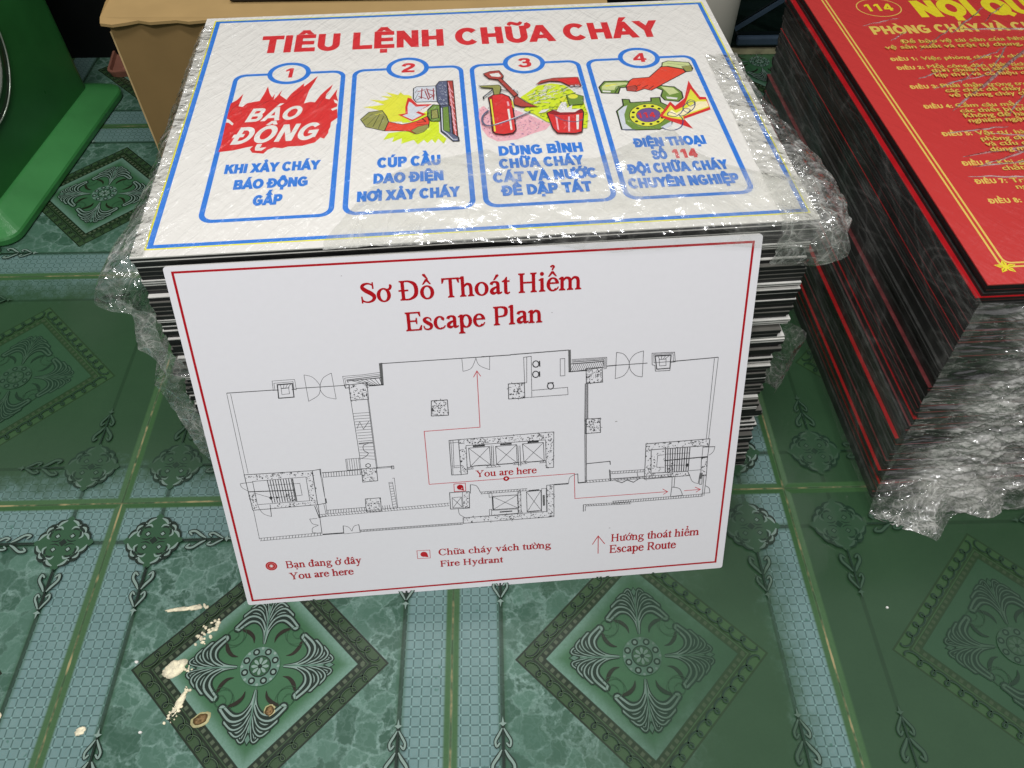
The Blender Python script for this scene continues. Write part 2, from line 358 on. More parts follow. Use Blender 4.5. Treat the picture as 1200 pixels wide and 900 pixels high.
def ink_caps(ink, body, x0, x1, y, cap, col, shear=0.0, slope=0.0, heavy=10):
    polys = []; x = 0.0
    for ch in body:
        bar = ch == 'Đ'; d = unicodedata.normalize('NFD', 'D' if bar else ch); adv, g = SB[d[0]]
        ps = [list(p) for p in g]; c = adv/2; top = 750
        if bar: ps += _Rc(-20, 295, 340, 405)
        for k in d[1:]:
            if k == '\u031b': ps += _S([(adv-160, 640, 100), (adv-40, 660, 120), (adv+15, 740, 130), (adv-20, 830, 60)])
            elif k == '\u0302': ps += [[(c-190, top), (c-75, top), (c+15, top+80), (c+70, top+150), (c-70, top+150)], [(c+190, top), (c+75, top), (c-15, top+80), (c-68, top+149), (c+70, top+149)]]; top += 175
            elif k == '\u0301': ps += [[(c-70, top), (c+20, top), (c+150, top+150), (c, top+150)]]
            elif k == '\u0300': ps += [[(c+70, top), (c-20, top), (c-150, top+150), (c, top+150)]]
            elif k == '\u0309': ps += _S([(c-80, top+150, 65), (c, top+190, 60), (c+70, top+140, 70), (c+20, top+70, 60), (c, top+10, 60)])
            elif k == '\u0303': ps += _S([(c-190, top+30, 50), (c-110, top+110, 80), (c+90, top+50, 80), (c+190, top+130, 50)])
            elif k == '\u0323': ps += _Rc(c-75, -190, c+75, -70)
        for p in ps: polys.append([(q[0]+x, q[1]) for q in p])
        x += adv*1.0+12
    lo, hi = min(q[0] for p in polys for q in p), max(q[0] for p in polys for q in p)
    ky = cap/700; kx = (x1-x0)/(hi-lo) if x1 is not None else ky
    ink.up()
    for i, p in enumerate(polys):
        z = ink.z; ink.z += i*5e-7
        q = [(x0+(a-lo)*kx+b*ky*shear, y+b*ky+(a-lo)*kx*slope) for a, b in p]
        ar = sum(q[k-1][0]*q[k][1]-q[k][0]*q[k-1][1] for k in range(len(q)))
        ink.face(grow(q if ar > 0 else q[::-1], heavy*ky), col); ink.z = z
    ink.z += len(polys)*5e-7


# ------------------------------------------------------------------ drawing data, tenths of a millimetre on each sheet
PLAN = [
["l",0.9,[[294,2630],[716,2631]]],
["l",0.5,[[329,2620],[322,1716]]],
["l",0.5,[[294,2630],[281,1706]]],
["l",0.5,[[727,2623],[733,2727],[942,2729],[940,2613]]],
["l",0.5,[[743,2629],[745,2702],[924,2706],[920,2622]]],
["c",1.2,[[774,2685],[914,2687],[907,2542],[763,2540]]],
["c",0.5,[[803,2640],[873,2642],[871,2581],[799,2577]]],
["l",0.9,[[716,2631],[778,2627]]],
["l",0.9,[[899,2623],[942,2625]]],
["l",0.5,[[783,2680],[909,2683]]],
["l",0.5,[[798,2645],[882,2644]]],
["l",0.4,[[803,2680],[804,2645]]],
["l",0.4,[[835,2681],[825,2644]]],
["l",0.4,[[867,2682],[846,2644]]],
["l",0.4,[[898,2683],[867,2644]]],
["l",0.8,[[939,2632],[1398,2632]]],
["l",0.5,[[1035,2770],[1036,2486]]],
["a",0.45,[[1035,2770],[1107,2742],[1156,2673],[1165,2621],[1136,2545],[1036,2486]]],
["l",0.5,[[1290,2772],[1297,2491]]],
["a",0.45,[[1290,2772],[1210,2727],[1170,2653],[1165,2592],[1208,2523],[1297,2491]]],
["f",0,[[1742,2842],[1774,2845],[1763,2616],[1737,2613]]],
["l",0.5,[[1395,2613],[1390,2729],[1570,2732],[1742,2746]]],
["l",0.5,[[1411,2624],[1406,2709],[1744,2727]]],
["l",0.9,[[1433,2659],[1424,2688],[1742,2710]]],
["l",0.5,[[1436,2678],[1745,2686]]],
["l",0.5,[[1620,2616],[1759,2616]]],
["l",0.6,[[1464,2679],[1625,2616]]],
["l",0.6,[[1509,2680],[1645,2616]]],
["l",0.6,[[1553,2681],[1665,2616]]],
["l",0.6,[[1597,2682],[1685,2616]]],
["l",0.6,[[1641,2683],[1705,2616]]],
["l",0.6,[[1685,2684],[1725,2616]]],
["l",0.6,[[1730,2685],[1745,2616]]],
["l",1,[[1436,2678],[1752,2690]]],
["l",1,[[1619,2609],[1762,2611]]],
["c",0.9,[[1398,2637],[1437,2639],[1437,2605],[1400,2602]]],
["c",0.8,[[1436,2634],[1608,2646],[1601,2467],[1433,2467]]],
["s",60,[[1436,2634],[1608,2646],[1601,2467],[1433,2467]]],
["l",0.9,[[1752,2837],[2735,2841]]],
["l",0.5,[[2520,2843],[2523,2701]]],
["a",0.45,[[2523,2701],[2603,2729],[2652,2830]]],
["a",0.45,[[2651,2842],[2680,2756],[2777,2701]]],
["l",0.5,[[2784,2843],[2777,2701]]],
["l",0.6,[[1433,2467],[1439,1785]]],
["l",0.6,[[1593,2468],[1588,1672]]],
["l",0.6,[[1601,2467],[1597,1671]]],
["l",0.45,[[1436,2320],[1596,2321]]],
["l",0.45,[[1437,2289],[1596,2290]]],
["l",0.45,[[1438,2258],[1595,2259]]],
["l",0.45,[[1440,2226],[1595,2227]]],
["l",0.45,[[1441,2194],[1594,2196]]],
["l",0.45,[[1442,2163],[1594,2164]]],
["l",0.45,[[1443,2131],[1593,2132]]],
["l",0.45,[[1445,2099],[1593,2100]]],
["l",0.45,[[1446,2066],[1593,2068]]],
["l",0.45,[[1447,2034],[1592,2036]]],
["l",0.45,[[1448,2002],[1592,2004]]],
["l",0.45,[[1448,1969],[1591,1969]]],
["l",0.45,[[1447,1936],[1590,1931]]],
["l",0.45,[[1445,1903],[1590,1893]]],
["l",0.45,[[1443,1869],[1589,1855]]],
["l",0.45,[[1442,1836],[1588,1817]]],
["l",0.45,[[1440,1802],[1587,1779]]],
["l",0.6,[[1453,2150],[1488,2225],[1513,2138],[1576,2223]]],
["a",0.7,[[1541,1973],[1489,1948],[1490,1889],[1527,1859],[1500,1821],[1452,1801]]],
["l",1,[[1448,1978],[1591,1982]]],
["c",0.9,[[1488,1724],[1512,1736],[1532,1721],[1530,1699],[1506,1687],[1485,1703]]],
["c",0.8,[[1437,1677],[1588,1675],[1584,1520],[1432,1516]]],
["s",45,[[1437,1677],[1588,1675],[1584,1520],[1432,1516]]],
["c",0.5,[[1296,1805],[1435,1807],[1432,1677],[1294,1672]]],
["l",0.45,[[1308,1806],[1305,1673]]],
["l",0.45,[[1331,1806],[1328,1673]]],
["l",0.45,[[1354,1806],[1351,1674]]],
["l",0.45,[[1377,1807],[1375,1675]]],
["l",0.45,[[1400,1807],[1398,1676]]],
["l",0.45,[[1424,1807],[1421,1677]]],
["l",0.9,[[1041,1663],[1436,1668]]],
["l",0.5,[[1037,1609],[1433,1608]]],
["l",0.6,[[1054,1664],[1050,1609]]],
["l",0.6,[[1080,1664],[1076,1609]]],
["l",0.6,[[1106,1664],[1103,1609]]],
["l",0.6,[[1133,1665],[1129,1608]]],
["l",0.6,[[1159,1665],[1155,1608]]],
["l",0.6,[[1185,1665],[1182,1608]]],
["l",0.6,[[1211,1666],[1208,1608]]],
["l",0.6,[[1238,1666],[1234,1608]]],
["l",0.6,[[1264,1666],[1261,1608]]],
["l",0.6,[[1290,1667],[1287,1608]]],
["l",0.6,[[1317,1667],[1314,1608]]],
["l",0.6,[[1343,1667],[1340,1608]]],
["l",0.6,[[1370,1668],[1366,1608]]],
["l",0.6,[[1396,1668],[1393,1608]]],
["l",0.6,[[1422,1668],[1419,1608]]],
["l",0.8,[[1589,1680],[1755,1683]]],
["l",0.5,[[1587,1669],[1753,1669]]],
["c",0.7,[[1739,1687],[1762,1685],[1761,1652],[1738,1651]]],
["c",0.5,[[1692,1488],[1729,1490],[1746,1168],[1703,1157]]],
["l",0.5,[[1734,1535],[1753,1539],[1751,1168]]],
["l",0.45,[[1693,1472],[1730,1475]]],
["l",0.45,[[1693,1439],[1731,1443]]],
["l",0.45,[[1694,1407],[1732,1411]]],
["l",0.45,[[1694,1374],[1734,1379]]],
["l",0.45,[[1695,1341],[1735,1347]]],
["l",0.45,[[1696,1308],[1736,1315]]],
["l",0.45,[[1696,1275],[1737,1282]]],
["l",0.45,[[1697,1242],[1739,1250]]],
["l",0.45,[[1697,1208],[1740,1217]]],
["l",0.45,[[1698,1175],[1741,1185]]],
["c",0.8,[[1432,1306],[1587,1307],[1579,1139],[1423,1145]]],
["s",45,[[1432,1306],[1587,1307],[1579,1139],[1423,1145]]],
["l",0.6,[[1024,1199],[1423,1200]]],
["l",0.6,[[1038,1199],[1032,1159]]],
["l",0.6,[[1064,1199],[1059,1159]]],
["l",0.6,[[1091,1199],[1086,1159]]],
["l",0.6,[[1117,1200],[1112,1159]]],
["l",0.6,[[1144,1200],[1139,1158]]],
["l",0.6,[[1170,1200],[1166,1158]]],
["l",0.6,[[1197,1200],[1193,1158]]],
["l",0.6,[[1223,1200],[1220,1158]]],
["l",0.6,[[1250,1200],[1247,1158]]],
["l",0.6,[[1276,1200],[1274,1158]]],
["l",0.6,[[1303,1200],[1301,1157]]],
["l",0.6,[[1330,1200],[1328,1157]]],
["l",0.6,[[1356,1200],[1355,1157]]],
["l",0.6,[[1383,1200],[1382,1157]]],
["l",0.6,[[1410,1200],[1409,1157]]],
["l",0.5,[[925,1121],[2286,1142]]],
["l",0.5,[[925,1150],[2289,1177]]],
["l",0.4,[[945,1121],[934,1150]]],
["l",0.4,[[975,1122],[965,1151]]],
["l",0.4,[[1006,1122],[995,1152]]],
["l",0.4,[[1037,1123],[1026,1152]]],
["l",0.4,[[1067,1123],[1057,1153]]],
["l",0.4,[[1098,1124],[1087,1153]]],
["l",0.4,[[1129,1124],[1118,1154]]],
["l",0.4,[[1159,1125],[1149,1155]]],
["l",0.4,[[1190,1125],[1180,1155]]],
["l",0.4,[[1221,1126],[1210,1156]]],
["l",0.4,[[1251,1126],[1241,1156]]],
["l",0.4,[[1282,1127],[1272,1157]]],
["l",0.4,[[1313,1127],[1303,1158]]],
["l",0.4,[[1344,1128],[1334,1158]]],
["l",0.4,[[1375,1128],[1365,1159]]],
["l",0.4,[[1405,1128],[1396,1159]]],
["l",0.4,[[1436,1129],[1426,1160]]],
["l",0.4,[[1467,1129],[1457,1161]]],
["l",0.4,[[1498,1130],[1488,1161]]],
["l",0.4,[[1529,1130],[1519,1162]]],
["l",0.4,[[1560,1131],[1550,1163]]],
["l",0.4,[[1591,1131],[1581,1163]]],
["l",0.4,[[1622,1132],[1612,1164]]],
["l",0.4,[[1653,1132],[1643,1164]]],
["l",0.4,[[1684,1133],[1674,1165]]],
["l",0.4,[[1715,1133],[1705,1166]]],
["l",0.4,[[1746,1134],[1736,1166]]],
["l",0.4,[[1777,1134],[1767,1167]]],
["l",0.4,[[1808,1135],[1799,1167]]],
["l",0.4,[[1839,1135],[1830,1168]]],
["l",0.4,[[1870,1136],[1861,1169]]],
["l",0.4,[[1901,1136],[1892,1169]]],
["l",0.4,[[1932,1137],[1923,1170]]],
["l",0.4,[[1963,1137],[1954,1170]]],
["l",0.4,[[1994,1138],[1986,1171]]],
["l",0.4,[[2026,1138],[2017,1172]]],
["l",0.4,[[2057,1139],[2048,1172]]],
["l",0.4,[[2088,1139],[2079,1173]]],
["l",0.4,[[2119,1139],[2110,1173]]],
["l",0.4,[[2150,1140],[2142,1174]]],
["l",0.4,[[2182,1140],[2173,1175]]],
["l",0.4,[[2213,1141],[2204,1175]]],
["l",0.4,[[2244,1141],[2236,1176]]],
["l",0.4,[[2275,1142],[2267,1177]]],
["l",0.6,[[1598,1206],[1598,1153]]],
["l",0.6,[[1622,1207],[1622,1153]]],
["l",0.6,[[1645,1208],[1647,1153]]],
["l",0.6,[[1669,1209],[1671,1153]]],
["c",0.8,[[280,1704],[951,1697],[943,1277],[285,1266]]],
["c",0.6,[[347,1618],[878,1628],[871,1334],[343,1332]]],
["s",55,[[290,1699],[944,1691],[941,1636],[284,1638]]],
["s",30,[[884,1627],[959,1676],[938,1285],[883,1333]]],
["s",28,[[482,1319],[944,1325],[943,1282],[481,1281]]],
["s",25,[[280,1500],[347,1501],[333,1276],[281,1273]]],
["l",0.9,[[493,1618],[496,1341]]],
["l",0.9,[[519,1618],[522,1341]]],
["l",0.9,[[546,1619],[547,1341]]],
["l",0.9,[[572,1619],[573,1341]]],
["l",0.9,[[598,1620],[599,1342]]],
["l",0.9,[[624,1620],[625,1342]]],
["l",0.9,[[651,1620],[651,1342]]],
["l",0.9,[[677,1621],[677,1342]]],
["l",0.9,[[703,1621],[703,1342]]],
["l",0.9,[[730,1621],[729,1343]]],
["l",1.2,[[279,1497],[742,1478]]],
["l",1.2,[[742,1619],[741,1339]]],
["l",0.5,[[749,1556],[805,1555],[807,1411],[741,1405]]],
["l",0.5,[[491,1558],[749,1556]]],
["l",0.3,[[347,1473],[492,1404],[741,1405]]],
["c",1.6,[[481,1405],[494,1417],[503,1403],[489,1390]]],
["c",1.2,[[546,1403],[555,1409],[561,1402],[552,1394]]],
["s",22,[[625,1455],[749,1458],[737,1346],[617,1343]]],
["l",0.6,[[222,1602],[345,1612]]],
["a",0.45,[[222,1602],[231,1553],[281,1508]]],
["l",0.7,[[456,1171],[469,1321]]],
["a",0.45,[[456,1171],[390,1206],[356,1266],[347,1324]]],
["l",0.8,[[951,1697],[1034,1708],[1026,1601]]],
["l",0.5,[[947,1677],[943,1277]]],
["l",0.5,[[1024,1704],[1029,1320]]],
["l",0.5,[[1037,1600],[1021,1147]]],
["l",0.8,[[943,1277],[1028,1288]]],
["l",1.4,[[1034,1348],[1033,1288]]],
["l",0.5,[[1006,1279],[1010,1148]]],
["l",0.9,[[910,1263],[935,1111]]],
["l",0.5,[[927,1272],[946,1125]]],
["l",0.8,[[929,1112],[1013,1130]]],
["l",0.7,[[948,1277],[933,904]]],
["l",0.5,[[291,1265],[284,892]]],
["l",0.5,[[284,903],[935,916]]],
["l",0.5,[[286,869],[935,881]]],
["l",0.4,[[305,903],[295,870]]],
["l",0.4,[[337,904],[328,870]]],
["l",0.4,[[370,904],[360,871]]],
["l",0.4,[[402,905],[392,871]]],
["l",0.4,[[434,906],[425,872]]],
["l",0.4,[[467,906],[457,872]]],
["l",0.4,[[499,907],[490,873]]],
["l",0.4,[[532,908],[522,874]]],
["l",0.4,[[564,908],[554,874]]],
["l",0.4,[[597,909],[587,875]]],
["l",0.4,[[630,910],[619,875]]],
["l",0.4,[[662,910],[652,876]]],
["l",0.4,[[695,911],[684,877]]],
["l",0.4,[[727,912],[717,877]]],
["l",0.4,[[760,912],[750,878]]],
["l",0.4,[[793,913],[782,878]]],
["l",0.4,[[825,914],[815,879]]],
["l",0.4,[[858,914],[847,880]]],
["l",0.4,[[891,915],[880,880]]],
["l",0.4,[[923,916],[913,881]]],
["l",0.5,[[835,1103],[913,1105]]],
["a",0.45,[[835,1103],[855,1042],[912,1018]]],
["a",0.45,[[837,925],[848,984],[911,1015]]],
["l",0.6,[[837,925],[919,910]]],
["l",1.8,[[937,892],[1160,891]]],
["l",0.8,[[1157,885],[1164,986]]],
["a",0.45,[[1164,986],[1217,962],[1245,907]]],
["a",0.45,[[1245,907],[1274,968],[1326,986]]],
["l",0.8,[[1326,986],[1330,881]]],
["l",0.5,[[1159,879],[1331,884]]],
["l",0.5,[[1329,914],[2414,910]]],
["l",0.5,[[1325,890],[2412,889]]],
["l",0.6,[[1333,914],[1330,890]]],
["l",0.6,[[1348,914],[1345,890]]],
["l",0.6,[[1364,914],[1361,890]]],
["l",0.6,[[1379,914],[1376,890]]],
["l",0.6,[[1395,914],[1392,890]]],
["l",0.6,[[1410,914],[1407,890]]],
["l",0.6,[[1425,914],[1422,890]]],
["l",0.6,[[1441,914],[1438,890]]],
["l",0.6,[[1456,913],[1453,890]]],
["l",0.6,[[1471,913],[1469,890]]],
["l",0.6,[[1487,913],[1484,890]]],
["l",0.6,[[1502,913],[1499,890]]],
["l",0.6,[[1518,913],[1515,890]]],
["l",0.6,[[1533,913],[1530,890]]],
["l",0.6,[[1548,913],[1546,890]]],
["l",0.6,[[1564,913],[1561,890]]],
["l",0.6,[[1579,913],[1577,890]]],
["l",0.6,[[1595,913],[1592,890]]],
["l",0.6,[[1610,913],[1607,890]]],
["l",0.6,[[1625,913],[1623,890]]],
["l",0.6,[[1641,913],[1638,890]]],
["l",0.6,[[1656,913],[1654,890]]],
["l",0.6,[[1672,913],[1669,890]]],
["l",0.6,[[1687,913],[1685,890]]],
["l",0.6,[[1703,913],[1700,890]]],
["l",0.6,[[1718,913],[1716,890]]],
["l",0.6,[[1734,912],[1731,890]]],
["l",0.6,[[1749,912],[1747,890]]],
["l",0.6,[[1765,912],[1762,890]]],
["l",0.6,[[1780,912],[1778,890]]],
["l",0.6,[[1795,912],[1793,890]]],
["l",0.6,[[1811,912],[1809,890]]],
["l",0.6,[[1826,912],[1824,890]]],
["l",0.6,[[1842,912],[1840,890]]],
["l",0.6,[[1857,912],[1855,890]]],
["l",0.6,[[1873,912],[1871,890]]],
["l",0.6,[[1888,912],[1886,890]]],
["l",0.6,[[1904,912],[1902,890]]],
["l",0.6,[[1919,912],[1917,890]]],
["l",0.6,[[1935,912],[1933,890]]],
["l",0.6,[[1951,912],[1948,890]]],
["l",0.6,[[1966,912],[1964,889]]],
["l",0.6,[[1982,912],[1980,889]]],
["l",0.6,[[1997,912],[1995,889]]],
["l",0.6,[[2013,911],[2011,889]]],
["l",0.6,[[2028,911],[2026,889]]],
["l",0.6,[[2044,911],[2042,889]]],
["l",0.6,[[2059,911],[2057,889]]],
["l",0.6,[[2075,911],[2073,889]]],
["l",0.6,[[2090,911],[2089,889]]],
["l",0.6,[[2106,911],[2104,889]]],
["l",0.6,[[2122,911],[2120,889]]],
["l",0.6,[[2137,911],[2135,889]]],
["l",0.6,[[2153,911],[2151,889]]],
["l",0.6,[[2168,911],[2167,889]]],
["l",0.6,[[2184,911],[2182,889]]],
["l",0.6,[[2200,911],[2198,889]]],
["l",0.6,[[2215,911],[2213,889]]],
["l",0.6,[[2231,911],[2229,889]]],
["l",0.6,[[2246,911],[2245,889]]],
["l",0.6,[[2262,911],[2260,889]]],
["l",0.6,[[2278,911],[2276,889]]],
["l",0.6,[[2293,910],[2292,889]]],
["l",0.6,[[2309,910],[2307,889]]],
["l",0.6,[[2325,910],[2323,889]]],
["l",0.6,[[2340,910],[2339,889]]],
["l",0.6,[[2356,910],[2354,889]]],
["l",0.6,[[2371,910],[2370,889]]],
["l",0.6,[[2387,910],[2386,889]]],
["l",0.6,[[2403,910],[2401,889]]],
["c",0.7,[[2431,1944],[3389,1959],[3384,1531],[3308,1533],[3305,1871],[2502,1868],[2498,1528],[2433,1523]]],
["s",190,[[2431,1944],[3389,1959],[3384,1531],[3308,1533],[3305,1871],[2502,1868],[2498,1528],[2433,1523]]],
["c",0.8,[[2337,1942],[2431,1944],[2433,1523],[2336,1527]]],
["l",0.5,[[2354,1940],[2350,1530]]],
["l",0.5,[[2376,1938],[2366,1612]]],
["l",0.5,[[2357,1634],[2427,1634]]],
["l",0.5,[[2359,1613],[2425,1613]]],
["l",0.5,[[2343,1911],[2429,1914]]],
["c",0.7,[[2526,1836],[2736,1839],[2739,1618],[2533,1615]]],
["l",0.35,[[2526,1836],[2739,1618]]],
["l",0.35,[[2736,1839],[2533,1615]]],
["l",2.2,[[2570,1854],[2690,1855]]],
["l",1.2,[[2565,1618],[2695,1618]]],
["c",0.7,[[2798,1834],[3009,1838],[3010,1617],[2800,1618]]],
["l",0.35,[[2798,1834],[3010,1617]]],
["l",0.35,[[3009,1838],[2800,1618]]],
["l",2.2,[[2845,1853],[2961,1854]]],
["l",1.2,[[2840,1616],[2966,1616]]],
["c",0.7,[[3070,1843],[3282,1842],[3288,1619],[3080,1619]]],
["l",0.35,[[3070,1843],[3288,1619]]],
["l",0.35,[[3282,1842],[3080,1619]]],
["l",2.2,[[3122,1857],[3235,1858]]],
["l",1.2,[[3116,1618],[3239,1619]]],
["l",0.7,[[2754,1848],[2752,1601]]],
["l",0.7,[[2773,1846],[2771,1599]]],
["l",0.7,[[3022,1826],[3025,1578]]],
["l",0.7,[[3043,1825],[3046,1576]]],
["l",0.5,[[2688,1585],[2842,1589]]],
["l",0.5,[[2690,1610],[2844,1614]]],
["l",0.4,[[2713,1586],[2701,1610]]],
["l",0.4,[[2752,1587],[2740,1611]]],
["l",0.4,[[2790,1588],[2778,1612]]],
["l",0.4,[[2829,1589],[2817,1613]]],
["l",0.5,[[2966,1600],[3115,1602]]],
["l",0.5,[[2967,1625],[3116,1627]]],
["l",0.4,[[2990,1600],[2978,1625]]],
["l",0.4,[[3027,1600],[3015,1625]]],
["l",0.4,[[3065,1601],[3052,1626]]],
["l",0.4,[[3102,1602],[3090,1626]]],
["l",0.5,[[3238,1598],[3309,1600]]],
["l",0.5,[[3239,1623],[3309,1625]]],
["l",0.4,[[3250,1598],[3244,1623]]],
["l",0.4,[[3268,1599],[3262,1624]]],
["l",0.4,[[3285,1599],[3279,1624]]],
["l",0.4,[[3303,1600],[3297,1625]]],
["l",0.5,[[2501,1580],[2563,1583]]],
["l",0.5,[[2503,1605],[2564,1608]]],
["l",0.4,[[2511,1580],[2508,1605]]],
["l",0.4,[[2527,1581],[2523,1606]]],
["l",0.4,[[2542,1582],[2538,1607]]],
["l",0.4,[[2557,1583],[2553,1608]]],
["c",0.7,[[3310,1314],[3385,1317],[3384,901],[2417,901],[2418,974],[3312,976]]],
["s",120,[[3310,1314],[3385,1317],[3384,901],[2417,901],[2418,974],[3312,976]]],
["c",0.8,[[2737,1221],[3002,1220],[3004,1049],[2738,1051]]],
["l",0.4,[[2737,1221],[3004,1049]]],
["l",0.4,[[3002,1220],[2738,1051]]],
["l",1.6,[[2740,1217],[2740,1051]]],
["c",0.5,[[2723,1042],[3000,1038],[3002,982],[2720,979]]],
["l",1.6,[[2808,1014],[2941,1015]]],
["c",0.7,[[3097,1251],[3249,1255],[3250,993],[3098,989]]],
["l",0.4,[[3097,1251],[3250,993]]],
["l",0.4,[[3249,1255],[3098,989]]],
["l",1.4,[[3118,1262],[3232,1265]]],
["l",1.4,[[3111,992],[3226,993]]],
["f",0,[[3266,1192],[3288,1194],[3289,1057],[3268,1054]]],
["c",0.5,[[3255,1276],[3304,1276],[3305,977],[3253,977]]],
["c",0.5,[[3007,1269],[3036,1271],[3036,990],[3007,988]]],
["s",18,[[3007,1269],[3036,1271],[3036,990],[3007,988]]],
["c",0.5,[[2704,1274],[2734,1276],[2737,1217],[2706,1215]]],
["c",0.5,[[2698,1055],[2724,1057],[2720,975],[2700,974]]],
["l",0.5,[[2616,1289],[3107,1291]]],
["l",0.5,[[2618,1265],[3106,1265]]],
["l",0.4,[[2636,1289],[2627,1265]]],
["l",0.4,[[2666,1289],[2658,1265]]],
["l",0.4,[[2697,1289],[2688,1265]]],
["l",0.4,[[2727,1289],[2718,1265]]],
["l",0.4,[[2758,1289],[2749,1265]]],
["l",0.4,[[2789,1290],[2779,1265]]],
["l",0.4,[[2819,1290],[2810,1265]]],
["l",0.4,[[2850,1290],[2840,1265]]],
["l",0.4,[[2881,1290],[2871,1265]]],
["l",0.4,[[2911,1290],[2901,1265]]],
["l",0.4,[[2942,1290],[2932,1265]]],
["l",0.4,[[2973,1290],[2962,1265]]],
["l",0.4,[[3003,1291],[2993,1265]]],
["l",0.4,[[3034,1291],[3023,1265]]],
["l",0.4,[[3065,1291],[3054,1265]]],
["l",0.4,[[3096,1291],[3084,1265]]],
["a",0.6,[[2519,1392],[2582,1369],[2619,1280]]],
["l",0.8,[[2519,1392],[2513,1281]]],
["c",0.8,[[2299,1310],[2502,1307],[2494,1096],[2296,1099]]],
["c",0.5,[[2320,1243],[2418,1245],[2418,1114],[2320,1112]]],
["l",0.4,[[2320,1243],[2418,1114]]],
["l",0.4,[[2418,1245],[2320,1112]]],
["c",0.5,[[2431,1309],[2502,1307],[2494,1102],[2426,1102]]],
["s",22,[[2431,1309],[2502,1307],[2494,1102],[2426,1102]]],
["a",0.45,[[2376,1091],[2385,1024],[2436,979]]],
["l",1.6,[[3389,1316],[3539,1316]]],
["a",0.45,[[3539,1316],[3553,1391],[3611,1427]]],
["l",0.8,[[3607,1427],[3636,1429],[3640,1316]]],
["l",1.5,[[3640,1316],[3723,1318]]],
["l",0.6,[[3699,2085],[3714,1316]]],
["l",0.6,[[3717,2084],[3728,1322]]],
["l",0.5,[[3699,2082],[3717,2080]]],
["l",0.5,[[3700,2069],[3717,2068]]],
["l",0.5,[[3700,2057],[3717,2056]]],
["l",0.5,[[3700,2045],[3717,2044]]],
["l",0.5,[[3700,2033],[3718,2032]]],
["l",0.5,[[3701,2020],[3718,2019]]],
["l",0.5,[[3701,2008],[3718,2007]]],
["l",0.5,[[3701,1995],[3718,1995]]],
["l",0.5,[[3701,1983],[3718,1983]]],
["l",0.5,[[3702,1971],[3718,1970]]],
["l",0.5,[[3702,1958],[3719,1958]]],
["l",0.5,[[3702,1946],[3719,1946]]],
["l",0.5,[[3702,1933],[3719,1933]]],
["l",0.5,[[3703,1921],[3719,1921]]],
["l",0.5,[[3703,1908],[3719,1908]]],
["l",0.5,[[3703,1896],[3720,1896]]],
["l",0.5,[[3703,1883],[3720,1884]]],
["l",0.5,[[3703,1871],[3720,1871]]],
["l",0.5,[[3704,1858],[3720,1859]]],
["l",0.5,[[3704,1846],[3720,1846]]],
["l",0.5,[[3704,1833],[3721,1834]]],
["l",0.5,[[3704,1820],[3721,1821]]],
["l",0.5,[[3705,1808],[3721,1809]]],
["l",0.5,[[3705,1795],[3721,1796]]],
["l",0.5,[[3705,1782],[3721,1783]]],
["l",0.5,[[3705,1770],[3721,1771]]],
["l",0.5,[[3706,1757],[3722,1758]]],
["l",0.5,[[3706,1744],[3722,1746]]],
["l",0.5,[[3706,1731],[3722,1733]]],
["l",0.5,[[3706,1719],[3722,1720]]],
["l",0.5,[[3707,1706],[3722,1708]]],
["l",0.5,[[3707,1693],[3723,1695]]],
["l",0.5,[[3707,1680],[3723,1682]]],
["l",0.5,[[3707,1667],[3723,1669]]],
["l",0.5,[[3708,1654],[3723,1657]]],
["l",0.5,[[3708,1641],[3723,1644]]],
["l",0.5,[[3708,1628],[3724,1631]]],
["l",0.5,[[3708,1615],[3724,1618]]],
["l",0.5,[[3709,1603],[3724,1605]]],
["l",0.5,[[3709,1590],[3724,1592]]],
["l",0.5,[[3709,1577],[3724,1580]]],
["l",0.5,[[3709,1564],[3725,1567]]],
["l",0.5,[[3709,1550],[3725,1554]]],
["l",0.5,[[3710,1537],[3725,1541]]],
["l",0.5,[[3710,1524],[3725,1528]]],
["l",0.5,[[3710,1511],[3725,1515]]],
["l",0.5,[[3710,1498],[3726,1502]]],
["l",0.5,[[3711,1485],[3726,1489]]],
["l",0.5,[[3711,1472],[3726,1476]]],
["l",0.5,[[3711,1459],[3726,1463]]],
["l",0.5,[[3711,1445],[3726,1450]]],
["l",0.5,[[3712,1432],[3727,1436]]],
["l",0.5,[[3712,1419],[3727,1423]]],
["l",0.5,[[3712,1406],[3727,1410]]],
["l",0.5,[[3712,1392],[3727,1397]]],
["l",0.5,[[3713,1379],[3727,1384]]],
["l",0.5,[[3713,1366],[3728,1371]]],
["l",0.5,[[3713,1352],[3728,1357]]],
["l",0.5,[[3713,1339],[3728,1344]]],
["l",0.5,[[3714,1326],[3728,1331]]],
["l",1.0,[[3726,1549],[3970,1558],[3974,1515]]],
["l",0.8,[[3965,1456],[3979,1313]]],
["l",0.5,[[3716,1312],[4642,1314]]],
["l",0.5,[[3716,1338],[4640,1340]]],
["l",0.4,[[3738,1312],[3726,1338]]],
["l",0.4,[[3770,1312],[3759,1339]]],
["l",0.4,[[3803,1313],[3791,1339]]],
["l",0.4,[[3836,1313],[3824,1339]]],
["l",0.4,[[3869,1313],[3857,1339]]],
["l",0.4,[[3902,1313],[3890,1339]]],
["l",0.4,[[3935,1313],[3923,1339]]],
["l",0.4,[[3968,1313],[3956,1339]]],
["l",0.4,[[4001,1313],[3988,1339]]],
["l",0.4,[[4034,1313],[4021,1339]]],
["l",0.4,[[4066,1313],[4054,1339]]],
["l",0.4,[[4099,1313],[4087,1339]]],
["l",0.4,[[4133,1313],[4120,1339]]],
["l",0.4,[[4166,1313],[4153,1339]]],
["l",0.4,[[4199,1313],[4186,1339]]],
["l",0.4,[[4232,1313],[4219,1339]]],
["l",0.4,[[4265,1313],[4252,1339]]],
["l",0.4,[[4298,1313],[4285,1340]]],
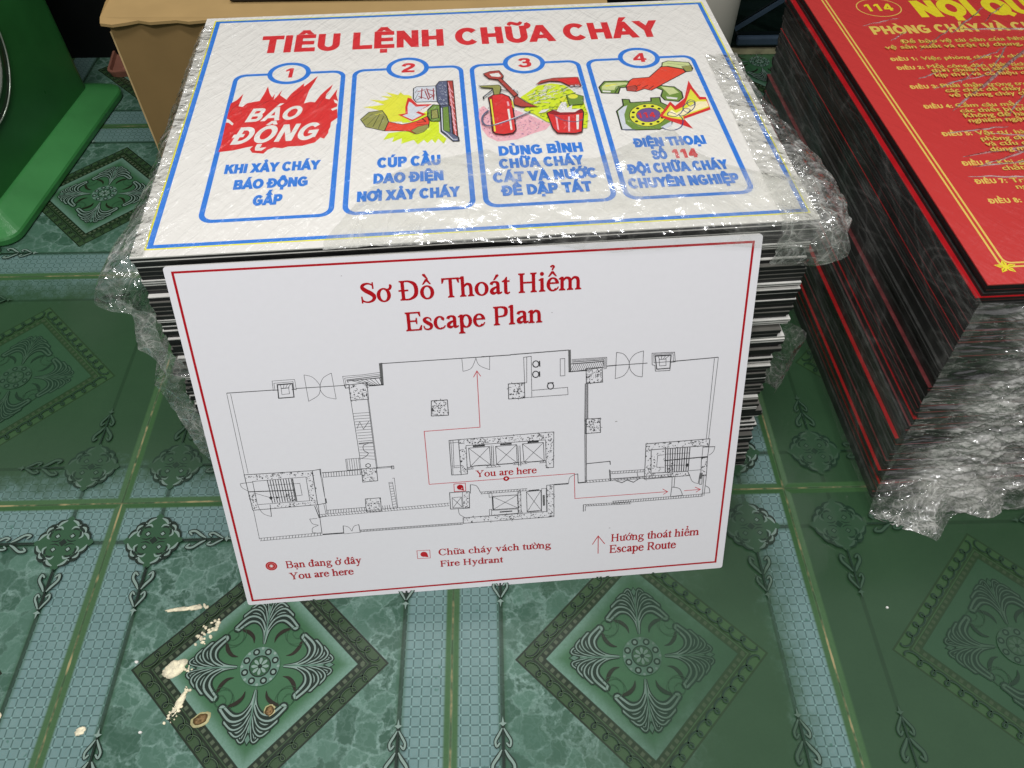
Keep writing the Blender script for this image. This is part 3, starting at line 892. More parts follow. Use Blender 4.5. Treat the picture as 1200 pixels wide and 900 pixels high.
["l",0.4,[[4331,1313],[4318,1340]]],
["l",0.4,[[4364,1313],[4351,1340]]],
["l",0.4,[[4397,1314],[4385,1340]]],
["l",0.4,[[4431,1314],[4418,1340]]],
["l",0.4,[[4464,1314],[4451,1340]]],
["l",0.4,[[4497,1314],[4484,1340]]],
["l",0.4,[[4530,1314],[4517,1340]]],
["l",0.4,[[4564,1314],[4550,1340]]],
["l",0.4,[[4597,1314],[4584,1340]]],
["l",0.4,[[4630,1314],[4617,1340]]],
["l",0.9,[[2702,2844],[2984,2844]]],
["l",0.9,[[2978,2847],[3540,2858]]],
["f",0,[[3532,2859],[3556,2860],[3561,2633],[3536,2625]]],
["l",0.5,[[3561,2709],[3878,2715]]],
["l",0.5,[[3545,2624],[3879,2648]]],
["l",0.5,[[3591,2710],[3551,2624]]],
["l",0.5,[[3611,2710],[3572,2626]]],
["l",0.5,[[3630,2710],[3593,2628]]],
["l",0.5,[[3650,2711],[3614,2629]]],
["l",0.5,[[3670,2711],[3634,2631]]],
["l",0.5,[[3690,2711],[3655,2632]]],
["l",0.5,[[3710,2712],[3676,2634]]],
["l",0.5,[[3729,2712],[3697,2635]]],
["l",0.5,[[3749,2713],[3718,2637]]],
["l",0.5,[[3769,2713],[3739,2638]]],
["l",0.5,[[3789,2713],[3760,2640]]],
["l",0.5,[[3808,2714],[3781,2641]]],
["l",0.5,[[3828,2714],[3802,2643]]],
["l",0.5,[[3848,2714],[3823,2644]]],
["l",0.5,[[3868,2715],[3843,2646]]],
["l",0.5,[[3878,2715],[3864,2647]]],
["l",1,[[3536,2625],[3710,2628]]],
["l",1,[[3561,2709],[3872,2715]]],
["l",0.5,[[3567,2755],[3905,2756],[3905,2637],[3874,2633]]],
["l",0.5,[[3567,2742],[3891,2745],[3893,2644]]],
["l",0.8,[[3567,2728],[3878,2731],[3881,2645]]],
["c",0.8,[[3706,2650],[3862,2650],[3871,2489],[3711,2485]]],
["s",60,[[3706,2650],[3862,2650],[3871,2489],[3711,2485]]],
["l",0.6,[[3699,2486],[3700,2082]]],
["l",0.6,[[3726,2487],[3732,2086]]],
["l",0.5,[[3699,2483],[3726,2484]]],
["l",0.5,[[3699,2474],[3727,2475]]],
["l",0.5,[[3699,2464],[3727,2465]]],
["l",0.5,[[3699,2455],[3727,2456]]],
["l",0.5,[[3699,2446],[3727,2447]]],
["l",0.5,[[3699,2436],[3727,2437]]],
["l",0.5,[[3699,2427],[3727,2428]]],
["l",0.5,[[3699,2417],[3727,2418]]],
["l",0.5,[[3700,2408],[3728,2409]]],
["l",0.5,[[3700,2398],[3728,2400]]],
["l",0.5,[[3700,2389],[3728,2390]]],
["l",0.5,[[3700,2379],[3728,2381]]],
["l",0.5,[[3700,2370],[3728,2371]]],
["l",0.5,[[3700,2360],[3728,2362]]],
["l",0.5,[[3700,2351],[3728,2353]]],
["l",0.5,[[3700,2341],[3729,2343]]],
["l",0.5,[[3700,2332],[3729,2334]]],
["l",0.5,[[3700,2322],[3729,2324]]],
["l",0.5,[[3700,2312],[3729,2315]]],
["l",0.5,[[3700,2303],[3729,2305]]],
["l",0.5,[[3700,2293],[3729,2296]]],
["l",0.5,[[3700,2284],[3729,2286]]],
["l",0.5,[[3700,2274],[3729,2277]]],
["l",0.5,[[3700,2264],[3730,2267]]],
["l",0.5,[[3700,2255],[3730,2257]]],
["l",0.5,[[3700,2245],[3730,2248]]],
["l",0.5,[[3700,2235],[3730,2238]]],
["l",0.5,[[3700,2226],[3730,2229]]],
["l",0.5,[[3700,2216],[3730,2219]]],
["l",0.5,[[3700,2206],[3730,2209]]],
["l",0.5,[[3700,2197],[3731,2200]]],
["l",0.5,[[3700,2187],[3731,2190]]],
["l",0.5,[[3700,2177],[3731,2180]]],
["l",0.5,[[3700,2167],[3731,2171]]],
["l",0.5,[[3700,2158],[3731,2161]]],
["l",0.5,[[3700,2148],[3731,2151]]],
["l",0.5,[[3700,2138],[3731,2142]]],
["l",0.5,[[3700,2128],[3732,2132]]],
["l",0.5,[[3700,2118],[3732,2122]]],
["l",0.5,[[3700,2109],[3732,2113]]],
["l",0.5,[[3700,2099],[3732,2103]]],
["l",0.5,[[3700,2089],[3732,2093]]],
["c",0.8,[[3710,2083],[3854,2082],[3863,1916],[3712,1914]]],
["s",50,[[3710,2083],[3854,2082],[3863,1916],[3712,1914]]],
["c",0.8,[[2950,2536],[3105,2538],[3106,2371],[2948,2370]]],
["s",50,[[2950,2536],[3105,2538],[3106,2371],[2948,2370]]],
["c",0.8,[[2198,2406],[2353,2405],[2352,2234],[2185,2237]]],
["s",50,[[2198,2406],[2353,2405],[2352,2234],[2185,2237]]],
["l",0.5,[[3108,2536],[3105,2812],[3178,2817],[3175,2374]]],
["l",0.5,[[3135,2812],[3129,2538],[3108,2536]]],
["l",0.5,[[3103,2373],[3175,2374],[3531,2376],[3527,2457],[3180,2449]]],
["c",1.1,[[3250,2730],[3245,2713],[3234,2701],[3219,2698],[3205,2703],[3194,2716],[3191,2734],[3195,2750],[3206,2762],[3221,2766],[3236,2760],[3246,2747]]],
["c",1.1,[[3247,2620],[3243,2603],[3232,2591],[3217,2587],[3202,2593],[3191,2606],[3188,2624],[3192,2641],[3203,2652],[3218,2656],[3233,2650],[3244,2637]]],
["c",1.1,[[3390,2483],[3385,2465],[3374,2453],[3359,2449],[3344,2455],[3333,2469],[3329,2487],[3334,2504],[3345,2516],[3360,2520],[3375,2514],[3386,2500]]],
["l",1.3,[[3256,2763],[3258,2702]]],
["l",1.3,[[3254,2650],[3256,2592]]],
["l",1.3,[[3332,2517],[3390,2518]]],
["c",0.5,[[3455,2771],[3499,2772],[3500,2587],[3455,2587]]],
["l",0.5,[[3998,2802],[3994,2518]]],
["a",0.45,[[3998,2802],[4066,2780],[4114,2715],[4127,2665],[4116,2604],[4073,2544],[3994,2518]]],
["l",0.5,[[4260,2800],[4261,2519]]],
["a",0.45,[[4260,2800],[4183,2774],[4135,2714],[4127,2665],[4144,2596],[4197,2538],[4261,2519]]],
["l",1,[[3907,2661],[4002,2664]]],
["l",0.7,[[4002,2664],[4305,2666]]],
["c",0.6,[[4344,2768],[4564,2765],[4578,2661],[4533,2657],[4531,2570],[4388,2572],[4380,2635],[4352,2644]]],
["c",1.1,[[4375,2739],[4532,2738],[4530,2595],[4400,2593]]],
["c",0.5,[[4417,2696],[4485,2697],[4489,2627],[4426,2627]]],
["c",0.4,[[4361,2754],[4550,2752],[4559,2667],[4369,2665]]],
["l",0.5,[[4380,2733],[4528,2733]]],
["l",0.5,[[4417,2696],[4485,2697]]],
["l",0.4,[[4404,2733],[4423,2697]]],
["l",0.4,[[4441,2733],[4439,2697]]],
["l",0.4,[[4478,2733],[4456,2697]]],
["l",0.4,[[4515,2733],[4473,2697]]],
["l",0.9,[[4559,2667],[5002,2680]]],
["l",0.5,[[5002,2680],[4988,1745]]],
["l",0.5,[[4964,2670],[4964,1747]]],
["l",0.5,[[3980,1428],[4338,1426]]],
["l",0.5,[[3985,1402],[4339,1398]]],
["l",0.4,[[3999,1428],[3994,1402]]],
["l",0.4,[[4029,1428],[4024,1401]]],
["l",0.4,[[4059,1428],[4053,1401]]],
["l",0.4,[[4089,1428],[4082,1401]]],
["l",0.4,[[4118,1427],[4112,1400]]],
["l",0.4,[[4148,1427],[4141,1400]]],
["l",0.4,[[4178,1427],[4171,1400]]],
["l",0.4,[[4208,1427],[4200,1399]]],
["l",0.4,[[4238,1427],[4230,1399]]],
["l",0.4,[[4268,1427],[4259,1399]]],
["l",0.4,[[4298,1427],[4289,1398]]],
["l",0.4,[[4328,1426],[4319,1398]]],
["l",0.7,[[3975,1448],[3983,1313]]],
["l",0.6,[[4006,1331],[4335,1332]]],
["l",0.6,[[4259,1396],[4274,1328]]],
["l",0.9,[[4043,1307],[4105,1279],[4158,1309]]],
["l",0.9,[[4158,1309],[4227,1274],[4291,1321]]],
["c",0.8,[[4337,1741],[5002,1749],[4997,1654],[4937,1668],[4395,1664],[4408,1373],[4800,1365],[4820,1309],[4342,1303]]],
["s",120,[[4337,1741],[5002,1749],[4997,1654],[4937,1668],[4395,1664],[4408,1373],[4800,1365],[4820,1309],[4342,1303]]],
["c",0.7,[[4933,1521],[4997,1523],[5005,1291],[4945,1293]]],
["s",22,[[4933,1521],[4997,1523],[5005,1291],[4945,1293]]],
["l",1.0,[[4544,1665],[4560,1370]]],
["l",1.0,[[4569,1665],[4584,1370]]],
["l",1.0,[[4595,1665],[4608,1370]]],
["l",1.0,[[4620,1665],[4633,1370]]],
["l",1.0,[[4646,1665],[4657,1370]]],
["l",1.0,[[4672,1665],[4681,1370]]],
["l",1.0,[[4697,1665],[4706,1370]]],
["l",1.0,[[4723,1665],[4730,1370]]],
["l",1.0,[[4748,1665],[4755,1370]]],
["l",1.0,[[4774,1665],[4779,1370]]],
["l",1.0,[[4800,1665],[4803,1370]]],
["l",1.3,[[4539,1519],[4996,1531]]],
["l",0.5,[[4535,1593],[4467,1590],[4464,1444],[4544,1437]]],
["l",0.5,[[4540,1599],[4805,1593]]],
["l",0.5,[[4548,1458],[4789,1444]]],
["s",14,[[4411,1653],[4532,1655],[4547,1374],[4419,1379]]],
["c",1.6,[[4776,1444],[4788,1456],[4802,1442],[4790,1430]]],
["s",14,[[4568,1479],[4653,1478],[4659,1383],[4573,1391]]],
["l",0.8,[[4938,1653],[5064,1649]]],
["a",0.45,[[5064,1649],[5052,1588],[5011,1548]]],
["l",0.5,[[4937,1668],[4938,1523]]],
["l",0.7,[[5002,1749],[4997,1523]]],
["l",0.4,[[4810,1371],[4945,1372]]],
["a",0.45,[[4819,1326],[4858,1233],[4926,1195]]],
["l",0.7,[[4926,1195],[4934,1331]]],
["c",0.6,[[4934,1328],[4959,1329],[4965,1185],[4941,1184]]],
["f",0,[[4939,1322],[4956,1323],[4956,1256],[4940,1255]]],
["c",0.6,[[4637,1307],[4666,1307],[4666,1176],[4642,1175]]],
["l",0.7,[[4642,1175],[4636,1051]]],
["a",0.6,[[4650,1176],[4728,1147],[4767,1059]]],
["l",1.0,[[4652,1053],[4767,1058]]],
["l",0.5,[[4007,1048],[4980,1057]]],
["l",0.5,[[4008,1018],[4988,1027]]],
["l",0.4,[[4025,1049],[4016,1018]]],
["l",0.4,[[4051,1049],[4043,1019]]],
["l",0.4,[[4078,1049],[4070,1019]]],
["l",0.4,[[4105,1049],[4097,1019]]],
["l",0.4,[[4132,1050],[4124,1019]]],
["l",0.4,[[4159,1050],[4151,1020]]],
["l",0.4,[[4186,1050],[4178,1020]]],
["l",0.4,[[4213,1050],[4205,1020]]],
["l",0.4,[[4240,1051],[4232,1020]]],
["l",0.4,[[4266,1051],[4260,1021]]],
["l",0.4,[[4293,1051],[4287,1021]]],
["l",0.4,[[4320,1051],[4314,1021]]],
["l",0.4,[[4347,1051],[4341,1021]]],
["l",0.4,[[4374,1052],[4368,1022]]],
["l",0.4,[[4401,1052],[4395,1022]]],
["l",0.4,[[4428,1052],[4422,1022]]],
["l",0.4,[[4455,1052],[4450,1022]]],
["l",0.4,[[4482,1053],[4477,1023]]],
["l",0.4,[[4509,1053],[4504,1023]]],
["l",0.4,[[4536,1053],[4531,1023]]],
["l",0.4,[[4563,1053],[4559,1023]]],
["l",0.4,[[4590,1054],[4586,1024]]],
["l",0.4,[[4618,1054],[4613,1024]]],
["l",0.4,[[4645,1054],[4640,1024]]],
["l",0.4,[[4672,1054],[4668,1024]]],
["l",0.4,[[4699,1055],[4695,1025]]],
["l",0.4,[[4726,1055],[4722,1025]]],
["l",0.4,[[4753,1055],[4750,1025]]],
["l",0.4,[[4780,1055],[4777,1025]]],
["l",0.4,[[4808,1055],[4805,1026]]],
["l",0.4,[[4835,1056],[4832,1026]]],
["l",0.4,[[4862,1056],[4859,1026]]],
["l",0.4,[[4889,1056],[4887,1026]]],
["l",0.4,[[4916,1056],[4914,1027]]],
["l",0.4,[[4944,1057],[4942,1027]]],
["l",0.4,[[4971,1057],[4969,1027]]],
["l",0.6,[[4978,1293],[4982,1033]]],
["l",0.6,[[5005,1291],[5001,1032]]],
["a",0.6,[[5005,1162],[5048,1129],[5062,1065]]],
["l",0.6,[[5062,1065],[4974,1067]]],
["l",0.5,[[3699,1031],[4212,1024]]],
["l",0.5,[[3728,1011],[4213,997]]],
["l",0.4,[[3717,1031],[3737,1010]]],
["l",0.4,[[3746,1031],[3763,1010]]],
["l",0.4,[[3774,1030],[3790,1009]]],
["l",0.4,[[3802,1030],[3817,1008]]],
["l",0.4,[[3831,1029],[3844,1007]]],
["l",0.4,[[3859,1029],[3871,1007]]],
["l",0.4,[[3888,1029],[3897,1006]]],
["l",0.4,[[3916,1028],[3924,1005]]],
["l",0.4,[[3945,1028],[3951,1004]]],
["l",0.4,[[3973,1027],[3978,1003]]],
["l",0.4,[[4002,1027],[4005,1003]]],
["l",0.4,[[4030,1026],[4032,1002]]],
["l",0.4,[[4059,1026],[4059,1001]]],
["l",0.4,[[4087,1026],[4086,1000]]],
["l",0.4,[[4116,1025],[4113,1000]]],
["l",0.4,[[4145,1025],[4140,999]]],
["l",0.4,[[4173,1024],[4167,998]]],
["l",0.4,[[4202,1024],[4194,997]]],
["l",0.8,[[3699,1031],[3699,941]]],
["l",0.6,[[3724,1011],[3719,945]]]]
ROUTE = [
["l",0.8,[[2655,2692],[2653,2071],[2101,2066],[2098,1430]]],
["l",0.8,[[2098,1430],[3600,1437],[3608,1117],[4599,1118]]],
["l",0.8,[[2619,2631],[2655,2697],[2689,2636]]],
["l",0.8,[[4545,1158],[4602,1117],[4556,1086]]],
["l",0.8,[[4779,1114],[4953,1116]]],
["l",0.8,[[4895,1151],[4956,1116],[4910,1084]]],
["l",0.8,[[2350,1413],[2468,1414],[2467,1317],[2349,1317],[2350,1413]]]]
PIC = [
[
["p","red",0.0,[[534,1501],[542,1615],[536,1952],[534,2201],[538,2372],[594,2433],[646,2547],[635,2408],[624,2311],[667,2293],[708,2359],[776,2381],[835,2394],[866,2524],[892,2676],[921,2543],[958,2451],[982,2520],[978,2401],[1017,2491],[1052,2594],[1037,2490],[1114,2395],[1152,2504],[1215,2612],[1278,2711],[1276,2635],[1329,2714],[1415,2846],[1383,2710],[1339,2558],[1319,2407],[1303,2305],[1365,2333],[1419,2318],[1465,2447],[1519,2549],[1588,2658],[1569,2564],[1526,2465],[1525,2383],[1567,2362],[1607,2470],[1641,2563],[1634,2446],[1658,2333],[1654,2203],[1671,2010],[1608,1932],[1602,1770],[1555,1644],[1517,1666],[1466,1585],[1345,1538],[1207,1539],[1154,1512],[1070,1535],[1012,1499],[977,1438],[866,1463],[836,1525],[863,1575],[795,1557],[677,1518]]],
["p","paper",0.0,[[884,1550],[912,1586],[933,1536],[967,1543],[998,1541],[952,1487],[890,1497]]],
["p","paper",0.0,[[535,2085],[566,2062],[618,1986],[608,1956],[562,2011],[539,2013]]],
["p","paper",0.0,[[1612,2359],[1655,2323],[1657,2268],[1627,2292]]],
["p","paper",0.0,[[1594,2175],[1659,2220],[1664,2176],[1610,2142]]],
["p","paper",0.0,[[1592,1790],[1621,1911],[1668,2000],[1672,1907],[1626,1788],[1591,1710]]],
["a","darkred",0.5,[[872,2347],[962,2384],[1086,2310],[1151,2371]]],
["a","darkred",0.6,[[1159,2414],[1224,2498],[1277,2585]]],
["a","darkred",0.5,[[1443,2219],[1504,2389],[1558,2497]]],
["a","darkred",0.5,[[752,1976],[823,2053],[1001,1978]]],
["a","darkred",0.5,[[554,2199],[578,2283],[626,2365]]]],
[
["p","yellow",0.0,[[2383,1978],[2370,1875],[2208,1887],[2173,1994],[2079,2043],[2137,2081],[2031,2143],[1925,2183],[2066,2198],[2149,2210],[1993,2320],[2136,2287],[2196,2316],[2106,2385],[2232,2358],[2160,2453],[2292,2387],[2317,2437],[2352,2382],[2400,2379],[2436,2343],[2431,2059]]],
["p","lime",0.0,[[2336,1982],[2428,1870],[2597,2068],[2710,1954],[2710,1645],[2779,1540],[2747,1454],[2694,1546],[2663,1470],[2631,1541],[2584,1476],[2552,1538],[2488,1464],[2450,1545],[2325,1487],[2332,1584],[2236,1523],[2253,1610],[2146,1569],[2196,1684],[2379,1710],[2587,1755],[2567,1860],[2335,1857]]],
["p","olive",0.9,[[1907,1955],[1991,2082],[2126,2104],[2173,1994],[2196,1888],[2156,1727],[2071,1764],[1967,1813]]],
["l","ink",0.5,[[1936,1928],[2032,2047]]],
["l","ink",0.5,[[1978,1842],[2068,2002]]],
["l","ink",0.6,[[2036,1807],[2103,2041]]],
["l","ink",0.6,[[2093,1773],[2144,1996]]],
["l","yellow",0.8,[[2056,2024],[2138,2060]]],
["p","skin",0.9,[[2196,1888],[2335,1826],[2427,1850],[2486,1876],[2551,1924],[2599,1962],[2613,1856],[2605,1764],[2550,1677],[2469,1643],[2402,1699],[2288,1717],[2156,1727]]],
["p","olive",0.5,[[2425,1707],[2495,1773],[2600,1806],[2608,1758],[2550,1673],[2481,1638]]],
["l","ink",0.8,[[2485,1845],[2578,1859]]],
["l","ink",0.6,[[2473,1805],[2589,1813]]],
["l","ink",1.2,[[2539,1914],[2578,1859]]],
["p","red",0.0,[[2394,2324],[2367,2150],[2369,2026],[2290,2010],[2439,1874],[2583,1995],[2502,2054],[2648,2177],[2493,2184],[2435,2298]]],
["p","palegrey",0.0,[[2408,2245],[2391,2148],[2393,2015],[2336,1990],[2440,1901],[2541,1983],[2478,2030],[2599,2150],[2480,2142],[2434,2221]]],
["p","palegrey",1.1,[[2457,2499],[2488,2531],[2697,2533],[2710,2493],[2707,2223],[2482,2229],[2453,2297]]],
["l","darkred",1.2,[[2498,2428],[2584,2467]]],
["l","darkred",1.2,[[2508,2338],[2591,2287]]],
["l","darkred",1.2,[[2548,2493],[2537,2291]]],
["l","darkred",1.2,[[2609,2466],[2687,2426]]],
["l","darkred",1.2,[[2607,2398],[2677,2325]]],
["l","darkred",1.2,[[2615,2285],[2684,2358]]],
["l","darkred",1.2,[[2578,2445],[2614,2263]]],
["l","darkred",1.2,[[2670,2484],[2668,2259]]],
["l","darkred",1.2,[[2597,2489],[2628,2306]]],
["l","ink",0.5,[[2468,2274],[2510,2405]]],
["l","ink",0.5,[[2471,2408],[2499,2473]]],
["l","ink",0.5,[[2483,2262],[2532,2314]]],
["p","slate",1.0,[[2697,2533],[2737,2618],[2824,2623],[2819,2128],[2741,2122],[2703,2224]]],
["h","palegrey",[45,0.6,1.6],[[2722,2561],[2810,2601],[2808,2150],[2724,2156]]],
["p","rust",0.9,[[2824,2623],[2885,2619],[2894,1551],[2831,1556],[2830,2116]]],
["a","pink",0.9,[[2832,2588],[2847,2471],[2857,2425],[2879,2378]]],
["a","pink",0.9,[[2835,2477],[2851,2362],[2859,2316],[2880,2270]]],
["a","pink",0.9,[[2839,2367],[2854,2254],[2861,2210],[2880,2164]]],
["a","pink",0.9,[[2842,2260],[2857,2149],[2863,2105],[2881,2060]]],
["a","pink",0.9,[[2845,2154],[2860,2045],[2865,2001],[2881,1958]]],
["a","pink",0.9,[[2848,2050],[2863,1942],[2866,1900],[2882,1857]]],
["a","pink",0.9,[[2851,1947],[2866,1841],[2868,1800],[2882,1758]]],
["a","pink",0.9,[[2854,1846],[2869,1742],[2870,1701],[2883,1660]]],
["a","pink",0.9,[[2857,1747],[2871,1645],[2872,1604],[2883,1564]]],
["p","green",1.3,[[2602,2068],[2659,2161],[2730,2145],[2729,1848],[2631,1855],[2598,1941]]],
["p","olive",0.9,[[2637,2055],[2703,2065],[2709,1912],[2638,1896]]],
["p","slate",1.3,[[2733,2123],[2813,2143],[2842,2115],[2846,1614],[2899,1546],[2901,1481],[2844,1480],[2776,1590],[2728,1664]]],
["p","green",0.7,[[2758,2100],[2818,2117],[2818,1637],[2751,1682]]],
["l","palegrey",1.0,[[2745,2090],[2743,1683],[2789,1619],[2841,1515],[2886,1512]]]],
[
["p","pink",0.0,[[3136,2050],[3188,2100],[3240,1999],[3503,2001],[3658,1883],[3849,1701],[3790,1613],[3667,1562],[3483,1466],[3286,1446],[3191,1538],[3144,1672],[3124,1881]]],
["h","purple",[170,0.7,1.8],[[3139,2007],[3186,2079],[3501,1980],[3655,1862],[3837,1698],[3668,1572],[3484,1476],[3288,1461],[3193,1558],[3145,1693]]],
["h","paper",[90,0.8,1.6],[[3139,2007],[3186,2079],[3501,1980],[3655,1862],[3837,1698],[3668,1572],[3484,1476],[3288,1461],[3193,1558],[3145,1693]]],
["p","lime",0.0,[[3586,2214],[3710,2340],[3795,2426],[3949,2461],[4081,2416],[4153,2308],[4244,2099],[4257,1838],[4210,1591],[4117,1598],[3872,1699],[3807,1745],[3705,1879],[3596,1973],[3681,2086]]],
["h","green",[110,1.2,7],[[3596,2191],[3792,2403],[4079,2405],[4232,2100],[4245,1839],[4194,1634],[3810,1766],[3620,1971]]],
["h","paper",[60,1.1,9],[[3620,2189],[3817,2401],[4064,2383],[4063,2201],[3725,2050]]],
["h","ink",[60,0.6,5],[[3923,2079],[4209,2191],[4240,1925],[4194,1634],[3810,1766],[3734,1920]]],
["p","rust",0.6,[[3778,2438],[3843,2515],[3987,2556],[4252,2552],[4262,2369],[4138,2378],[4052,2477],[3929,2497]]],
["p","red",0.0,[[4007,2515],[4239,2546],[4250,2416],[4118,2414]]],
["h","palegrey",[30,0.9,3],[[4113,2380],[4265,2392],[4249,2210],[4143,2241]]],
["p","green",0.7,[[4075,2201],[4153,2229],[4254,2165],[4230,2012],[4082,2001]]],
["p","yellow",0.0,[[4195,2165],[4192,2154],[4185,2143],[4175,2135],[4164,2129],[4151,2125],[4137,2125],[4124,2127],[4113,2132],[4103,2140],[4097,2150],[4093,2161],[4093,2172],[4096,2184],[4103,2194],[4113,2203],[4124,2209],[4137,2212],[4151,2213],[4164,2210],[4175,2205],[4185,2197],[4192,2187],[4195,2176]]],
["p","yellow",0.0,[[3990,2118],[4047,2180],[4068,2156],[4018,2061]]],
["p","rust",0.9,[[3222,2701],[3301,2748],[3403,2756],[3442,2638],[3410,2558],[3277,2603]]],
["p","paper",0.0,[[3290,2692],[3392,2708],[3417,2635],[3385,2623],[3311,2643]]],
["p","rust",0.8,[[3371,2572],[3413,2593],[3565,2249],[3529,2196]]],
["p","rust",0.9,[[3540,2240],[3634,2100],[3744,2005],[3577,2017],[3507,2066],[3509,2153]]],
["a","ink",1.0,[[3515,2354],[3561,2328],[3552,2239],[3487,2199]]],
["a","palegrey",0.9,[[3510,2366],[3553,2340],[3561,2272]]],
["p","red",1.3,[[3253,2085],[3245,2217],[3311,2279],[3397,2284],[3465,2223],[3490,2111],[3484,1606],[3452,1552],[3351,1532],[3267,1558],[3245,1604]]],
["p","darkred",0.0,[[3258,2216],[3290,2247],[3277,1581],[3254,1603]]],
["p","yellow",0.0,[[3261,2182],[3277,2192],[3278,1591],[3262,1593]]],
["p","pink",0.0,[[3434,2126],[3453,2131],[3457,2048],[3437,2038]]],
["p","paper",0.0,[[3427,1985],[3449,1988],[3449,1609],[3430,1600]]],
["p","yellow",0.0,[[3485,2155],[3497,2132],[3501,2001],[3489,2002]]],
["p","olive",0.9,[[3160,2460],[3376,2460],[3397,2420],[3372,2274],[3310,2268],[3304,2404],[3189,2428]]],
["l","ink",1.4,[[3301,2370],[3192,2232],[3196,2198]]],
["l","palegrey",0.7,[[3295,2343],[3211,2241]]],
["a","ink",1.4,[[3392,2363],[3440,2348],[3466,2358]]],
["a","slate",1.9,[[3232,1978],[3173,1898],[3153,1795],[3187,1710],[3274,1707],[3458,1793],[3663,1925]]],
["a","palegrey",1.0,[[3275,1713],[3459,1803],[3644,1916]]],
["p","red",1.2,[[3831,1880],[3903,1928],[4203,1917],[4212,1862],[4145,1515],[4077,1490],[3894,1514],[3859,1598]]],
["p","darkred",0.6,[[3831,1880],[3902,1924],[4202,1912],[4212,1858],[4057,1832],[3915,1838]]],
["p","paper",0.0,[[3882,1951],[3936,1909],[4006,2062],[4056,2069],[4051,1950],[4114,2010],[4095,1925],[4193,1928],[4123,1869],[3968,1876]]],
["h","slate",[14,0.5,4],[[3950,1921],[4001,2029],[4051,2036],[4073,1937],[4065,1884]]],
["p","paper",0.0,[[3741,1876],[3784,1937],[3870,1952],[3814,1892]]],
["p","pink",0.0,[[3910,1800],[3928,1803],[3917,1553],[3902,1574]]],
["p","paper",0.0,[[4127,1816],[4158,1820],[4117,1558],[4096,1555]]],
["p","pink",0.0,[[4039,1791],[4058,1794],[4024,1524],[4006,1526]]],
["a","slate",1.2,[[3901,1822],[3983,1732],[4108,1692],[4192,1737]]]],
[
["p","green",1.4,[[4454,2355],[4531,2470],[4770,2460],[5030,2360],[5270,2296],[5326,2188],[5315,2076],[5251,2007],[5111,2046],[5086,2127],[5129,2237],[5067,2299],[4796,2330],[4681,2327],[4642,2215],[4465,2240]]],
["p","palegreen",0.0,[[4487,2364],[4544,2437],[4752,2431],[4834,2397],[4704,2378],[4636,2353],[4611,2286],[4477,2307]]],
["p","palegreen",0.0,[[5122,2318],[5252,2274],[5293,2179],[5183,2142],[5161,2212]]],
["p","yellow",0.0,[[4516,2385],[4659,2410],[4643,2392],[4537,2360]]],
["p","paper",0.0,[[4480,2289],[4571,2273],[4560,2244],[4481,2257]]],
["p","paper",0.0,[[5139,2111],[5256,2080],[5242,2048],[5142,2073]]],
["l","ink",1.0,[[4675,2357],[4607,2229]]],
["p","skin",1.1,[[4748,2345],[4808,2458],[4855,2502],[5037,2512],[5230,2741],[5455,2639],[5469,2590],[5158,2362],[5065,2288],[5005,2246],[4938,2285],[4839,2235],[4745,2265]]],
["l","ink",0.9,[[4860,2337],[4917,2368]]],
["l","ink",0.9,[[4915,2298],[4990,2351]]],
["l","ink",0.9,[[4985,2270],[5050,2335]]],
["p","rust",0.7,[[4752,2333],[4852,2361],[4866,2302],[4827,2236],[4744,2260]]],
["p","palegreen",1.2,[[5244,2802],[5317,2835],[5543,2782],[5558,2657],[5530,2598],[5461,2585],[5445,2652],[5291,2720],[5222,2717]]],
["l","ink",0.5,[[5293,2787],[5502,2722]]],
["p","olive",0.6,[[5444,2702],[5560,2718],[5540,2604],[5469,2590]]],
["p","green",1.4,[[4663,2101],[4735,2090],[4736,2030],[4960,2035],[4971,2101],[5067,2101],[5059,2006],[5113,1947],[5141,1750],[5079,1587],[4943,1515],[4683,1525],[4557,1544],[4562,1730],[4562,1879],[4653,1981]]],
["p","palegrey",0.0,[[4578,1878],[4654,1959],[4695,1978],[4632,1810],[4617,1643],[4664,1547],[4569,1548],[4570,1709]]],
["p","slate",0.0,[[4547,1555],[4698,1538],[4688,1518],[4594,1525]]],
["p","palegrey",0.0,[[4963,1555],[5093,1648],[5082,1576],[5003,1521]]],
["p","yellow",0.7,[[5066,1767],[5047,1714],[5017,1667],[4977,1627],[4931,1598],[4881,1582],[4831,1579],[4784,1589],[4743,1613],[4710,1648],[4689,1691],[4679,1742],[4683,1795],[4700,1848],[4730,1897],[4769,1938],[4816,1968],[4867,1986],[4919,1990],[4968,1979],[5010,1954],[5043,1918],[5064,1872],[5071,1820]]],
["p","purple",0.5,[[5006,1771],[4994,1738],[4975,1708],[4949,1683],[4919,1664],[4886,1654],[4853,1652],[4822,1659],[4794,1674],[4773,1696],[4759,1724],[4752,1756],[4755,1790],[4766,1823],[4785,1854],[4811,1880],[4841,1899],[4875,1910],[4908,1912],[4940,1905],[4968,1889],[4990,1866],[5004,1838],[5009,1805]]],
["p","ink",0.0,[[5032,1719],[5024,1706],[5010,1702],[4998,1708],[4996,1722],[5004,1734],[5018,1739],[5030,1733]]],
["p","ink",0.0,[[4972,1650],[4964,1637],[4951,1633],[4939,1639],[4937,1653],[4945,1665],[4959,1670],[4970,1663]]],
["p","ink",0.0,[[4892,1616],[4884,1603],[4871,1599],[4859,1605],[4857,1618],[4865,1631],[4878,1635],[4890,1629]]],
["p","ink",0.0,[[4812,1625],[4804,1612],[4791,1608],[4779,1614],[4777,1628],[4785,1640],[4799,1645],[4810,1638]]],
["p","ink",0.0,[[4753,1675],[4746,1663],[4732,1658],[4721,1665],[4718,1678],[4726,1691],[4739,1695],[4751,1689]]],
